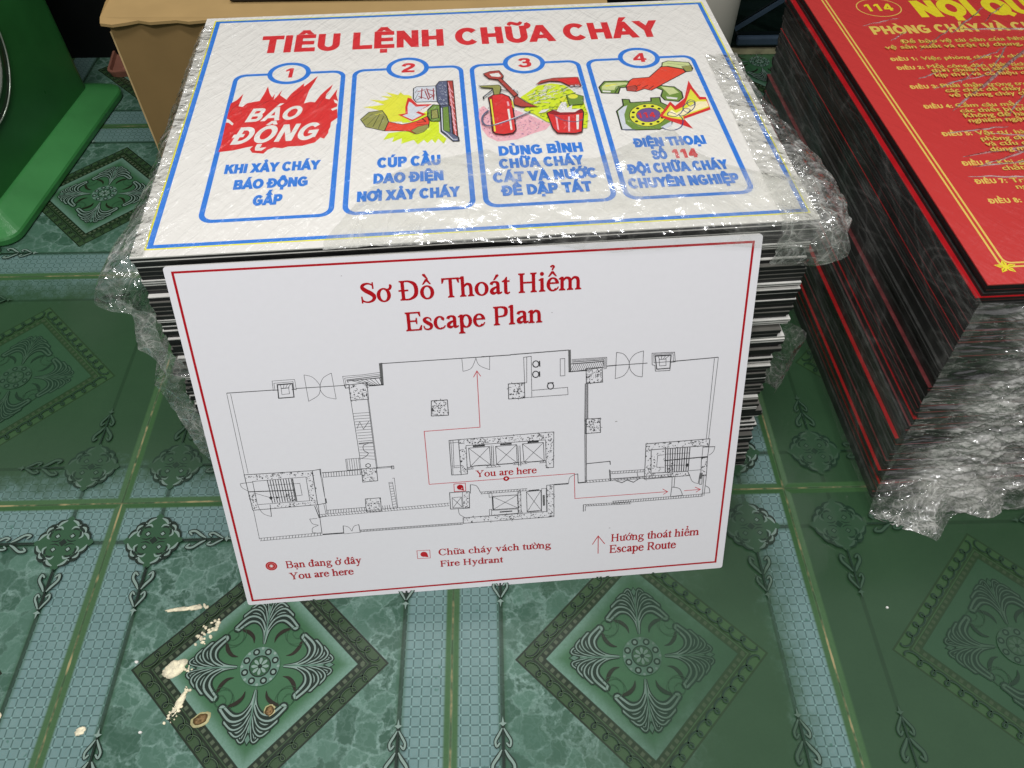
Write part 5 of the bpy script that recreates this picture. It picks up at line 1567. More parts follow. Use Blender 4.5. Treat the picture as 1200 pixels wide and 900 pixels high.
def fire_sign(z):
    t = empty('fire_order_sign', (FS_O.x, FS_O.y, z), (0, 0, FS_R))
    label(t, 'white fire order sign with blue border and four numbered picture panels', 'sign')
    th = .0050
    me = panel_mesh('board', SW, SD, th, INK_WRAPPED, CORE, WHITE_SKIN, .0012)
    at = me.color_attributes.new('Col', 'FLOAT_COLOR', 'CORNER'); at.data.foreach_set('color', list(PAPER)*len(me.loops))
    bo = bpy.data.objects.new('board', me); COL.objects.link(bo); bo.parent = t
    zt = th+.00003
    k = Ink(); k.ring(roundrect(10.3, 9.3, 604, 420.5, .5, 1), roundrect(12, 11, 602.3, 418.8, .5, 1), YEL)
    k.ring(roundrect(12, 11, 602.3, 418.8, .5, 1), roundrect(17.2, 15.6, 597.5, 414.2, .5, 1), BLUE); k.build('border_line', INK_WRAPPED, t, zt)
    k = Ink(); ink_caps(k, 'TIÊU LỆNH CHỮA CHÁY', 73, 536, 340, 37, RED, heavy=22); k.build('heading', INK_WRAPPED, t, zt+2e-5)
    caps = [
        [('KHI XẢY CHÁY', 64.5, 154, 114.2, 13.6), ('BÁO ĐỘNG', 76.3, 144, 89, 13.4), ('GẤP', 97, 122.4, 63.5, 13.8)],
        [('CÚP CẦU', 210, 270, 111.5, 15), ('DAO ĐIỆN', 207, 272, 86.7, 14.5), ('NƠI XẢY CHÁY', 192.4, 286.6, 60.8, 14)],
        [('DÙNG BÌNH', 328.8, 410.9, 121, 14.6), ('CHỮA CHÁY', 327.5, 409, 100, 14.2), ('CÁT VÀ NƯỚC', 320, 418, 78.6, 14.2), ('ĐỂ DẬP TẮT', 326, 410.5, 58, 14.2)],
        [('ĐIỆN THOẠI', 463.5, 535.5, 123.5, 14), ('SỐ', 478, 492, 102.2, 13.6), ('114', 499, 522, 102.2, 13.6), ('ĐỘI CHỮA CHÁY', 449.5, 547.5, 81, 14), ('CHUYÊN NGHIỆP', 446.7, 552, 58.6, 14)]]
    xs = [(50, 171.5), (179, 301), (308, 432.3), (438.5, 563)]
    desc = ['panel numbered 1 with red flames and the alarm lettering', 'panel numbered 2 with an arm pulling a switch', 'panel numbered 3 with extinguisher, shovel and water bucket', 'panel numbered 4 with a hand lifting a telephone']
    arts = []
    for i, (x0, x1) in enumerate(xs):
        cx = (x0+x1)/2 if i else 109.5; cx = (109.5, 239.6, 369.6, 500.3)[i]
        k = Ink(); k.ring(roundrect(x0, 41.5, x1, 294.5, 13), roundrect(x0+5, 46, x1-5, 290, 9), BLUE)
        fr = k.build('instruction_panel', INK_WRAPPED, t, zt+4e-5); fr['label'] = desc[i]
        k = Ink(); k.poly(ellipse(cx, 293, 23.7, 22.6, 40), BLUE); k.poly(ellipse(cx, 293, 18.3, 17.3, 40), PAPER)
        ink_caps(k, str(i+1), cx-(7 if i else 4), cx+(7.5 if i else 3.5), 284, 19, RED, .04); k.build('number_badge', INK_WRAPPED, fr, 2e-5)
        k = Ink(); rnd = random.Random(i)
        for it in PIC[i]:
            pts = [(p[0]/10, p[1]/10) for p in it[-1]]; col = PAL[it[1]]
            if it[0] == 'p':
                k.poly(pts, col)
                if it[2]: k.line(pts, it[2], INKC, True)
            elif it[0] in 'lc': k.line(pts, it[2], col, it[0] == 'c')
            elif it[0] == 'a': k.line(catmull(pts), it[2], col)
            else:
                n, w, ln = it[2]; bx = [p[0] for p in pts]; by = [p[1] for p in pts]; c = 0; k.up()
                while c < n:
                    p = (rnd.uniform(min(bx), max(bx)), rnd.uniform(min(by), max(by)))
                    if not inside(p, pts): c += .2; continue
                    a = rnd.uniform(-.3, 1.3); l = ln*rnd.uniform(.4, 1)
                    k.line([p, (p[0]+l*.5*math.cos(a), p[1]+l*.5*math.sin(a)+.4), (p[0]+l*math.cos(a), p[1]+l*math.sin(a))], [w*.4, w, w*.3], col); c += 1
        if i == 0:
            ink_caps(k, 'BÁO', 73, 126, 200.5, 24, PAPER, .25, .03); ink_caps(k, 'ĐỘNG', 61, 145, 161.5, 29, PAPER, .25, .035)
        if i == 3: ink_caps(k, '114', 477, 495, 173.4, 9.5, PAL['red'])
        k.build('picture', INK_WRAPPED, fr, 3e-5)
        k = Ink()
        for tx, a, b, y, h in caps[i]: ink_caps(k, tx, a, b, y, h, RED if tx == '114' else BLUE, heavy=34)
        k.build('caption', INK_WRAPPED, fr, 2e-5)
    return t
fire_sign(top_z)

# ------------------------------------------------------------------ the escape plan leaning on the stack
BRED, BINK = lin('#b8121e'), lin('#38383a')
BOARDC = lin('#efedf0')
def escape_board():
    a, th = 1.163025, .05712
    t = empty('escape_plan_board', (.43758*T, -.33116*T, .0003), (a, 0, th))
    label(t, 'white escape plan board with red border leaning against the white stack', 'plan board')
    w, h, d = .530, .389, .003
    bm = bmesh.new(); out = [(p[0]/1000, p[1]/1000) for p in roundrect(0, 0, 530, 389, 3, 5)]
    f = [bm.verts.new((p[0], p[1], 0)) for p in out]; g = [bm.verts.new((p[0], p[1], -d)) for p in out]
    bm.faces.new(f).material_index = 0; bm.faces.new(g[::-1]).material_index = 1
    for i in range(len(f)): bm.faces.new((g[i], g[(i+1) % len(f)], f[(i+1) % len(f)], f[i])).material_index = 1
    me = bpy.data.meshes.new('board'); bm.normal_update(); bm.to_mesh(me); bm.free(); me.materials.append(INK_BOARD); me.materials.append(BOARD_EDGE)
    at = me.color_attributes.new('Col', 'FLOAT_COLOR', 'CORNER'); at.data.foreach_set('color', list(BOARDC)*len(me.loops))
    bo = bpy.data.objects.new('board', me); COL.objects.link(bo); bo.parent = t
    z = 3e-5
    k = Ink(); k.ring([(4.8, 5), (522.6, 8.4), (523, 383.4), (6.2, 384.6)], [(7.2, 7.2), (520.4, 10.6), (520.8, 381.2), (8.4, 382.6)], BRED); k.build('border_line', INK_BOARD, t, z)
    k = Ink(); ink_serif(k, 'Sơ Đồ Thoát Hiểm', TX['esc1'], BRED); ink_serif(k, 'Escape Plan', TX['esc2'], BRED); k.build('heading', INK_BOARD, t, z)
    k = Ink(2e-7); rnd = random.Random(4)
    for ty, w_, pts in PLAN:
        pts = [(p[0]/10, p[1]/10) for p in pts]
        if ty in 'lc': k.line(pts, max(.42, w_*.85), BINK, ty == 'c')
        elif ty == 'a': k.line(catmull(pts), max(.42, w_*.85), BINK)
        elif ty == 'f': k.poly(pts, lin('#6a6a6a'))
        else:
            bx = [p[0] for p in pts]; by = [p[1] for p in pts]; c = 0
            while c < w_*1.25:
                p = (rnd.uniform(min(bx), max(bx)), rnd.uniform(min(by), max(by)))
                if not inside(p, pts): c += .01; continue
                r = rnd.choice((.4, .5, .9, 1.1)); q = rnd.uniform(0, 6)
                if rnd.random() < .55: k.poly([(p[0]+r*math.cos(q+i*2.09), p[1]+r*math.sin(q+i*2.09)) for i in range(3)], BINK)
                else: k.line([p, (p[0]+1.5*math.cos(q), p[1]+1.5*math.sin(q)), (p[0]+2*math.cos(q+.5), p[1]+2*math.sin(q+.5))], .35, BINK)
                c += 1
    for sx, sy, sr in ((338, 325, .5), (402, 203, .9), (399, 69, .7), (151, 372, .5), (300, 360, .4)):
        fq = Ink(); fq.poly(ellipse(sx, sy, sr*1.5, sr*.6, 10), lin('#a9a6a4')); fq.build('scuff_mark', INK_BOARD, t, z)
    fp = k.build('floor_plan', INK_BOARD, t, z)
    k = Ink()
    for ty, w_, pts in ROUTE: k.line([(p[0]/10, p[1]/10) for p in pts], .75, lin('#cc4a52'))
    k.build('escape_route', INK_BOARD, fp, 3e-5)
    k = Ink(); hx, hy = HYD[0]/10, HYD[1]/10
    k.poly(ellipse(hx, hy, 3.4, 3.2), BRED); k.poly([(hx+.5, hy-3), (hx+3.6, hy-4.6), (hx+3.4, hy)], BRED); k.poly(ellipse(hx+1.6, hy-1.6, .5), BOARDC); k.build('hydrant_mark', INK_BOARD, fp, 4e-5)
    k = Ink(); ink_serif(k, 'You are here', TX['yah'], BRED); yx, yy = YAH[0]/10, YAH[1]/10
    k.poly(ellipse(yx, yy, 3.1, 2.9), BRED); k.poly(ellipse(yx, yy, 1.2, 1.1, 12), BOARDC); k.build('position_mark', INK_BOARD, fp, 4e-5)
    for i in range(3):
        k = Ink(); a1, a2 = (('Bạn đang ở đây', 'lg1'), ('You are here', 'lg2')), None
        pair = [(('Bạn đang ở đây', 'lg1'), ('You are here', 'lg2')), (('Chữa cháy vách tường', 'lg3'), ('Fire Hydrant', 'lg4')), (('Hướng thoát hiểm', 'lg5'), ('Escape Route', 'lg6'))][i]
        for s, q in pair: ink_serif(k, s, TX[q], lin('#b5202a'))
        en = k.build('legend_entry', INK_BOARD, t, z); k = Ink(); cr = lin('#c4242c')
        if i == 0:
            for r, c in ((6.1, cr), (4.6, lin('#d98a88')), (3.9, cr), (2.2, lin('#e0b0a8')), (1.1, BOARDC)): k.poly(ellipse(34.2, 52.2, r, r*.98), c)
        elif i == 1:
            q = [(189.7, 57.9), (203.5, 57.5), (203.2, 46.6), (189.6, 47)]; k.line(q, .6, cr, True); k.poly(ellipse(196.8, 52.3, 3.8, 3.5), cr); k.poly([(197, 49), (201.3, 47.8), (200.8, 52)], cr)
        else:
            k.line([(387.1, 34.6), (386.8, 59)], .9, cr); k.line([(380.5, 48), (386.7, 59.3), (394.2, 47.6)], .9, cr)
        k.build('legend_symbol', INK_BOARD, en, 2e-5); en['label'] = ('legend with a round target symbol', 'legend with a boxed hydrant symbol', 'legend with an upward arrow')[i]
escape_board()

# ------------------------------------------------------------------ the red notice stack
RS_O, RS_R, RS_Z = Vector((2.245*T, .03*T, 0)), R(2.1), .82*T
def red_stack():
    rnd = random.Random(5); th = .0036; z = .0003
    a = panel_mesh('red_panel', .427, .612, th, DARKRED, CORE_RED, CORE_RED, .0006)
    a2 = panel_mesh('red_panel', .427, .612, th, CORE_RED2, CORE_RED, CORE_RED2, .0005)
    b = panel_mesh('red_panel', .427, .612, th, RED_SKIN, CORE_RED, CORE_RED, .0008)
    drift = 0; dy0 = 0; H_ = RS_Z-.0052
    out_at = [(.026, .0050), (.044, .003), (.104, .0065), (.140, .0028), (.309, .0055)]
    while z+th < H_:
        t = 1-z/RS_Z; stick = 0
        for zz, e in out_at:
            if zz <= z < zz+th+.0002: stick = e*.75
        if rnd.random() < .12: drift = rnd.uniform(-.004, .003); dy0 = rnd.uniform(-.003, .003)
        if z > H_-.012: drift = .002; dy0 = .0
        dx = drift+rnd.uniform(-.0016, .0012)-stick+.003*t; dy = dy0+rnd.uniform(-.001, .001)-.030*max(0, t-.04)-stick*.15
        label(place(b if stick or rnd.random() < .03 else (a if rnd.random() < .5 else a2), 'red_panel', RS_O, RS_R, z, dx, dy, rnd.uniform(-.002, .002)),
              'dark edged red notice panel in the stack on the right', 'sign panel', 'red notice panels stacked on the right')
        z += th+.00004
    rest = RS_Z-.005-z-.00004
    if rest > .0004:
        me = panel_mesh('red_panel', .427, .612, rest, CORE_RED2, CORE_RED, CORE_RED, rest*.2)
        label(place(me, 'red_panel', RS_O, RS_R, z, .001, .001), 'dark edged red notice panel in the stack on the right', 'sign panel', 'red notice panels stacked on the right')
    return RS_Z-.005
red_z = red_stack()
def red_sign(z):
    t = empty('fire_rules_notice', (RS_O.x, RS_O.y, z), (0, 0, RS_R))
    label(t, 'red fire rules notice with yellow lettering on top of the right stack', 'sign')
    th = .005; Rc, Yc = lin('#c23a37'), lin('#dfbf5c'); Y2 = lin('#e4d22c')
    me = panel_mesh('board', .427, .610, th, INK_RED, CORE, CORE, .0012)
    at = me.color_attributes.new('Col', 'FLOAT_COLOR', 'CORNER'); at.data.foreach_set('color', list(Rc)*len(me.loops))
    bo = bpy.data.objects.new('board', me); COL.objects.link(bo); bo.parent = t
    zt = th+3e-5; k = Ink()
    for x0, y0, w_ in ((22, 21, 2.2), (27, 26, 2.2)):
        k.ring(roundrect(x0, y0, 427-x0, 610-y0, 8, 5), roundrect(x0+w_, y0+w_, 427-x0-w_, 610-y0-w_, 6, 5), Yc)
    k.build('border_line', INK_RED, t, zt)
    for cx, cy in ((27, 22), (400, 22), (27, 588), (400, 588)):
        k = Ink()
        for i in range(5):
            a = i*1.2566+.3; k.poly([(cx, cy), (cx+6*math.cos(a-.5), cy+5*math.sin(a-.5)), (cx+11*math.cos(a), cy+9*math.sin(a)), (cx+6*math.cos(a+.5), cy+5*math.sin(a+.5))], Y2)
            k.line([(cx, cy), (cx+9*math.cos(a), cy+7*math.sin(a))], .6, lin('#8a6a12'))
        k.poly(ellipse(cx, cy, 3), Y2); k.build('leaf_ornament', INK_RED, t, zt+2e-5)
    k = Ink(); k.ring(ellipse(92, 523, 30, 25, 40), ellipse(92, 523, 28.6, 23.6, 40), Yc); ink_caps(k, '114', 74, 110, 514, 19, Y2); k.build('number_badge', INK_RED, t, zt+2e-5)
    k = Ink(); ink_caps(k, 'NỘI QUY', 141, 330, 495.5, 42, Y2, heavy=34); k.build('heading', INK_RED, t, zt+2e-5)
    k = Ink(); ink_caps(k, 'PHÒNG CHÁY VÀ CHỮA CHÁY', 60.7, 372, 453, 20, Yc, heavy=22); k.build('subheading', INK_RED, t, zt+2e-5)
    lines = [('Để bảo vệ tài sản của Nhà nước, tính mạng nhân dân, bảo', 86, 427, 9), ('vệ sản xuất và trật tự chung, Nay quy định như sau:', 60, 412.6, 9),
        ('ĐIỀU 1:', 58, 387.5, 8.2), ('Việc phòng cháy và chữa cháy là nghĩa vụ chung', 96, 386.5, 8.2), ('ĐIỀU 2:', 58, 367, 8.2), ('Mỗi công dân phải tích cực đề phòng, đồng', 95.5, 367, 8.2), ('thời chuẩn bị sẵn sàng về lực lượng, để chữa', 95.5, 356.2, 8.2), ('kịp thời và có hiệu quả.', 95.5, 345.4, 8.2),
        ('ĐIỀU 3:', 57.5, 324.5, 8.2), ('Phải thận trọng trong việc sử dụng lửa, và', 94, 324, 8.2), ('các chất dễ cháy, nổ, chất độc hại,', 94, 312.6, 8.2), ('về phòng cháy chữa cháy.', 94, 301.8, 8.2),
        ('ĐIỀU 4:', 57, 283, 8.2), ('Cấm câu mắc, sử dụng điện tùy tiện,', 93.5, 282.4, 8.2), ('các thiết bị tiêu thụ điện. Sau giờ', 93.5, 270.9, 8.2), ('Không để hàng hóa áp sát bóng đèn,', 93.5, 260.2, 8.2), ('nghiêm ngặt quy định kỹ thuật.', 93.5, 249.4, 8.2),
        ('ĐIỀU 5:', 55.5, 229, 8.2), ('Vật tư, hàng hóa phải xếp gọn gàng,', 93, 228, 8.2), ('phòng cháy, thuận tiện kiểm tra', 93, 216.6, 8.2), ('và cứu chữa khi cần thiết. Không', 93, 206.2, 8.2), ('dùng mở bằng sắt thép.', 93, 195.6, 8.2),
        ('ĐIỀU 6:', 54.5, 175.5, 8.2), ('Khi giao nhận hàng không nổ máy,', 92.5, 175, 8.2), ('chất dễ cháy.', 92, 164.4, 8.2), ('ĐIỀU 7:', 54.4, 144.6, 8.2), ('Trên các lối đi không để các', 92, 144, 8.2), ('ngại.', 92, 133.2, 8.2), ('ĐIỀU 8:', 54, 112.8, 8.2)]
    cur = None
    for tx, x, y, h in lines:
        if cur is None or tx.startswith('ĐIỀU'):
            if cur: cur.build('rule_text', INK_RED, t, zt+2e-5)
            cur = Ink()
        x1 = x+34 if tx.startswith('ĐIỀU') else None
        if x1: ink_caps(cur, tx, x, x+33, y, h*.88, Yc, heavy=20)
        else:
            for sh in (-.22, 0, .22): cur.mesh(fit_sans(tx, x+sh, None, y+sh*.4, h*.92, .0, a=1.2), Yc)
    cur.build('rule_text', INK_RED, t, zt+2e-5)
red_sign(red_z)

# ------------------------------------------------------------------ clear wrapping film
def ridge(p, s):      # crumpled sheet: flat facets meeting in creases
    d, _ = noise.voronoi(Vector(p)*s); d2, _ = noise.voronoi(Vector(p)*s*2.3+Vector((7, 3, 1)))
    return (d[1]-d[0])*.6+(d2[1]-d2[0])*.25
def grid(name, nu, nv, fn, mat, parent, smooth=False):
    v = []; f = []
    for j in range(nv+1):
        for i in range(nu+1): v.append(fn(i/nu, j/nv))
    ok = [p is not None for p in v]; v = [p if p is not None else (0, 0, 0) for p in v]
    for j in range(nv):
        for i in range(nu):
            q = [j*(nu+1)+i, j*(nu+1)+i+1, (j+1)*(nu+1)+i+1, (j+1)*(nu+1)+i]
            if all(ok[k] for k in q): f.append(q)
    used = sorted({k for q in f for k in q}); m = {k: i for i, k in enumerate(used)}
    return mesh_obj(name, [v[k] for k in used], [[m[k] for k in q] for q in f], mat, parent, smooth=smooth)
def lerp_table(tab, x):
    if x <= tab[0][0]: return tab[0][1]
    for (a, p), (b, q) in zip(tab, tab[1:]):
        if x <= b: return p+(q-p)*(x-a)/(b-a)
    return tab[-1][1]
STOP = top_z+.005     # top surface of the fire order sign
def stack_film():
    t = empty('wrapping_film', (FS_O.x, FS_O.y, 0), (0, 0, FS_R))
    label(t, 'clear crumpled plastic film hanging over the edges of the white sign stack', 'plastic film')
    # fold lying over the front of the sign, down over the top of the leaning board on the right
    edge = [(165, 8), (190, 55), (205, 82), (230, 104), (270, 120), (317, 131), (340, 112), (360, 108), (424, 108), (446, 121), (483, 144), (507, 152), (520, 112), (540, 90), (575, 72), (622, 60)]
    drop = [(165, 1), (300, 2), (340, 4), (380, 12), (420, 18), (500, 17), (560, 22), (622, 26)]
    def top(u, v):
        x = 165+457*u; e = lerp_table(edge, x); dr = lerp_table(drop, x)
        y = e-v*(e+dr); c = ridge((x/1000, y/1000, .3), 17); c2 = noise.noise(Vector((x/18, y/18, 0)))
        lift = min(1, v*9)*min(1, (x-160)/25)
        h = .0012+lift*(.0055*c+.0016*c2+.0012)
        if y < 3:                                   # over the edge and down along the leaning board
            b = 3-y; return (x/1000, (3-min(b, 6)*1.4-max(0, b-6)*.42-1.6-2.5*c)/1000, STOP+max(.0015, h)-max(0, b-3)*.0009)
        return (x/1000, y/1000, STOP+h)
    grid('front_fold', 200, 70, top, FILM, t)
    # bulge round the right edge
    ext = [(-40, 3), (-12, 14), (0, 30), (12, 36), (35, 43), (75, 44), (110, 40), (150, 30), (190, 18), (235, 6), (330, 1)]
    def right(u, v):
        s = -40+330*u; e = lerp_table(ext, s); a = v*3.3-.35      # across: from the top, round the edge, down the side
        c = ridge((s/1000, v*.14, 2.0), 36)+.5*noise.noise(Vector((s/20, v*8, 3)))
        r = .55*max(0, math.sin(min(max(a, 0), 3.0)))
        out = e*max(0, math.sin(min(max(a*.98, 0), math.pi)))**.8+1.5+5*c*min(1, abs(a)+.2)
        z = STOP+.002-(max(0, a)/2.95)**1.25*.052+.004*c
        x = .610+out/1000 if a > 0 else .610+a*.10
        if a <= 0: z = STOP+.0012+.004*c
        if s < 0: return (min(x, .610+out/1000)-(-s/1000), -.002-out/1600, z-.002*(-s)/40)
        return (x, s/1000, z)
    grid('side_bulge', 130, 60, right, FILM_HAZY, t)
    # hanging flap round the left edge
    extl = [(0, 30), (20, 28), (45, 22), (90, 13), (150, 9), (250, 7), (427, 3)]
    vert = [(0, .25), (.04, .6), (.08, 1.05), (.13, 1.15), (.18, .9), (.21, .42), (.26, .55), (.36, .68), (.44, .35), (.50, .25), (.53, .75), (.60, .6), (.75, .45), (.88, .40), (1, .15)]
    def left(u, v):
        s = -26+430*u**1.3; e = lerp_table(extl, max(s, 0))*lerp_table(vert, v)
        c = ridge((s/1000, v*.3, 5.0), 30)+.4*noise.noise(Vector((s/25, v*9, 9)))
        drop_ = .27-.12*min(1, max(0, s)/200)
        z = STOP+.003-v*drop_
        if v < .05: return (.012-(v/.05)*.014, max(s, 0)/1000, STOP+.0018+.004*c)
        out = (2+e+7*c)/1000
        if s < 0: return (-out-s/1000*.9, -.006-out*.25-.030*max(0, (v*.3/.364-.05)), z)
        return (-out, s/1000-.030*max(0, (v*.3/.364-.05)), z)
    grid('hanging_flap', 110, 120, left, FILM_HAZY, t)
    # loose tatters on the right side low down
    def tat(u, v):
        c = ridge((u*.06, v*.05, 8), 60)
        return (.6175+.022*math.sin(math.pi*u)*(1-.5*v)+.008*c, -.028+.045*u, .215-.075*v+.006*c-.03*u*v)
    grid('loose_tatter', 40, 40, tat, FILM_HAZY, t)
stack_film()
RTOP = red_z+.005
def red_film():
    t = empty('wrapping_film', (RS_O.x, RS_O.y, 0), (0, 0, RS_R))
    label(t, 'clear crumpled stretch film bunched across the front of the red notice stack', 'plastic film')
    Lz = RTOP-.02
    def front(u, v):
        x = .008+.425*u; z = Lz*(1-v)+.004
        k = noise.noise(Vector((x*5, z*5, 2)))
        c = ridge((x*.7, z*1.3, 1.0), 22); c2 = ridge((x*.8+k*.02, z*1.5, 4.0), 55); c3 = ridge((x, z*1.6, 7.0), 110); st = noise.noise(Vector((x*7+k, z*38+k*3, 0)))
        edge = min(1, max(0, (u-.02)/.22))
        lean = -.030*max(0, (1-z/RS_Z)-.04)
        low = max(0, 1-z/.07)
        out = .0075+edge*(.014*c+.008*c2+.004*c3+.003*st+.004*k)+low*.016
        wob = .005*noise.noise(Vector((z*30, 3, 0)))
        return (x-.012+(1-min(1, u/.05))*wob, lean-out, z)
    grid('front_bunch', 240, 200, front, FILM_BUNCH, t)
    # pulled corner lying on the floor
    def corner(u, v):
        x = -.008+.16*u; c = ridge((x, v*.06, 6.0), 45); tip = max(0, 1-abs(u-.42)/.30)
        y = -.036-(.012+.030*tip+.010*math.sin(u*9)*(1-tip))*v*1.3
        return (x, y-.004*c, max(.0012, .05*(1-v)**1.4+.010*c*(1-v)+.001))
    grid('pulled_corner', 80, 46, corner, FILM_CORNER, t)
    # film stretched over the left side
    def side(u, v):
        y = -.028+.60*u; z = (RTOP-.003)*(1-v)+.02*v
        k = noise.noise(Vector((y*7, z*9, 5))); c = ridge((y*.4+z*.3, z*.5, 3), 16)
        return (-.0125-.004*abs(k)-.0035*c+.004*(1-v)*0, y-.022*v, z)
    grid('side_skin', 90, 60, side, FILM_SIDE, t, True)
    # taut creases across the notice
    rnd = random.Random(8); v = []; f = []
    def crease(p, q, w, h):
        n = 22; d = (Vector(q)-Vector(p)); nn = Vector((-d.y, d.x)).normalized(); b = len(v)
        for i in range(n+1):
            s = i/n; m = Vector(p)+d*s+nn*.0025*noise.noise(Vector((s*6, p[0]*40, 0))); ww = w*math.sin(math.pi*s)**.5+.0002
            for o, hh in ((-1, 0), (0, h*math.sin(math.pi*s)), (1, 0)): v.append((m.x+nn.x*o*ww, m.y+nn.y*o*ww, RTOP+.0006+hh))
        for i in range(n):
            for o in (0, 1): a = b+i*3+o; f.append([a, a+1, a+4, a+3])
    crease((.085, .275), (.30, .46), .0022, .0022); crease((.06, .19), (.20, .215), .0018, .0015); crease((.075, .175), (.17, .21), .0014, .0012); crease((.17, .46), (.33, .452), .0016, .0012); crease((.13, .215), (.22, .275), .0016, .0014)
    for i in range(26):
        x, y = rnd.uniform(.03, .36), rnd.uniform(.02, .24); a = rnd.uniform(-.25, .25); l = rnd.uniform(.03, .12); crease((x, y), (x+l*math.cos(a), y+l*math.sin(a)), rnd.uniform(.0006, .0014), rnd.uniform(.0005, .0012))
    for i in range(26):
        x, y = rnd.uniform(.03, .36), rnd.uniform(.24, .56); a = rnd.uniform(.1, .9); l = rnd.uniform(.03, .10); crease((x, y), (x+l*math.cos(a), y+l*math.sin(a)), rnd.uniform(.0005, .0011), rnd.uniform(.0004, .001))
    mesh_obj('taut_crease', v, f, CREASE, t, smooth=True)
    def knot(u, v):       # gathered patch near the front edge of the notice
        r = .042*v; a = u*2*math.pi; c = ridge((r*math.cos(a), r*math.sin(a), 9), 70)
        rr = r*(1+.22*noise.noise(Vector((math.cos(a)*2, math.sin(a)*2, 4))))
        return (.125+rr*math.cos(a), .088+rr*.75*math.sin(a), RTOP+.0008+.0035*c*math.sin(math.pi*min(1, v*.97)))
    grid('gathered_patch', 90, 22, knot, FILM, t)
red_film()

# ------------------------------------------------------------------ carton, white box, panel, tray behind
CARD = simple('cardboard', '#a1834f', .7, .10, 25, .3, .15)
CARD2 = simple('cardboard_side', '#8f7449', .75, .05, 14, .3, .15)
def carton():
    t = empty('cardboard_carton', (-.2*T, 1.5*T, 0)); label(t, 'brown cardboard carton with a torn top flap, behind the white sign stack', 'carton')
    w, d, h = .70, .40, .294
    box('box_body', (0, 0, .0006, w, d, h-.004), CARD2, t, .002)
    bm = bmesh.new(); pts = []
    rag = random.Random(2)
    for i in range(41):
        x = -.008+(w+.010)*i/40; y = -.004-(.006*math.sin(i*1.1)**2 if i < 9 else 0)-(rag.uniform(0, .0012)); pts.append((x, y))
    pts += [(w+.002, d), (-.012, d), (-.018, d*.5), (-.016, .05), (-.013, .012)]
    a = [bm.verts.new((p[0], p[1], h-.0038+(-.004*max(0, 1-abs(p[0])/.05) if p[1] < .02 else 0))) for p in pts]; b = [bm.verts.new((v.co.x, v.co.y, v.co.z+.004)) for v in a]
    bm.faces.new(b); bm.faces.new(a[::-1])
    for i in range(len(a)): bm.faces.new((a[i], a[(i+1) % len(a)], b[(i+1) % len(a)], b[i]))
    bm_obj('top_flap', bm, simple('cardboard_top', '#aa8d5c', .7, .05, 14, .3, .1), t)
    bm = bmesh.new(); box_bm(bm, -.0035, .004, .004, -.001, .02, h-.02); bm_obj('corner_tear', bm, simple('torn_card', '#c9ab78', .8), t)
carton()
t = empty('framed_panel', (.205*T, 1.62*T, .2945)); label(t, 'flat olive panel with a black edge lying on the cardboard carton', 'panel')
box('panel_face', (.003, .003, .0085, .437, .30, .0105), simple('olive_face', '#8d9270', .5, .15, 12), t, .0004)
box('panel_edge', (0, 0, 0, .44, .303, .0085), simple('black_edge', '#15140f', .5), t, .0008)
WB = simple('white_foam', '#b9b5a8', .6, .05, 8, .3, .08)
t = empty('white_roll', (.832, 2.10*T+.066, 0)); label(t, 'thick off white roll standing upright behind the right corner of the white stack', 'roll')
def lathe(name, prof, mat, parent, n=64):
    v = [(r*math.cos(2*math.pi*i/n), r*math.sin(2*math.pi*i/n), z) for r, z in prof for i in range(n)]; f = []
    for k in range(len(prof)-1):
        for i in range(n): f.append([k*n+i, k*n+(i+1) % n, (k+1)*n+(i+1) % n, (k+1)*n+i])
    return mesh_obj(name, v, f, mat, parent, smooth=True)
lathe('wound_sheet', [(.03, .0008), (.064, .0008), (.0665, .003), (.067, .2), (.0665, .447), (.064, .45), (.021, .449)], WB, t)
lathe('core_tube', [(.021, .0008), (.021, .452), (.0185, .452), (.0185, .0008)], CARD2, t, 32)
def tray():
    t = empty('brown_tray', (-.76*T, 2.40*T, .0004), (0, 0, R(8))); label(t, 'small reddish brown ridged tray on the floor beside the carton', 'tray')
    m = simple('brown_plastic', '#8a5c4b', .5, .12, 30); bm = bmesh.new()
    prev = None
    for sc, z in ((.105, 0), (.112, .012), (.112, .014), (.104, .014), (.100, .006), (.070, .006), (.066, .010), (.060, .010), (.056, .005), (.034, .005), (.030, .009), (.024, .009), (.020, .005)):
        ring_ = [bm.verts.new((p[0]*sc, p[1]*sc, z)) for p in roundrect(-.5, -.5, .5, .5, .12, 3)]
        if prev: 
            for i in range(len(ring_)): bm.faces.new((prev[i], prev[(i+1) % len(ring_)], ring_[(i+1) % len(ring_)], ring_[i]))
        else: bm.faces.new(ring_[::-1])
        prev = ring_
    bm.faces.new(prev); o = bm_obj('tray_dish', bm, m, t); o.location = (.06, .06, 0)
tray()

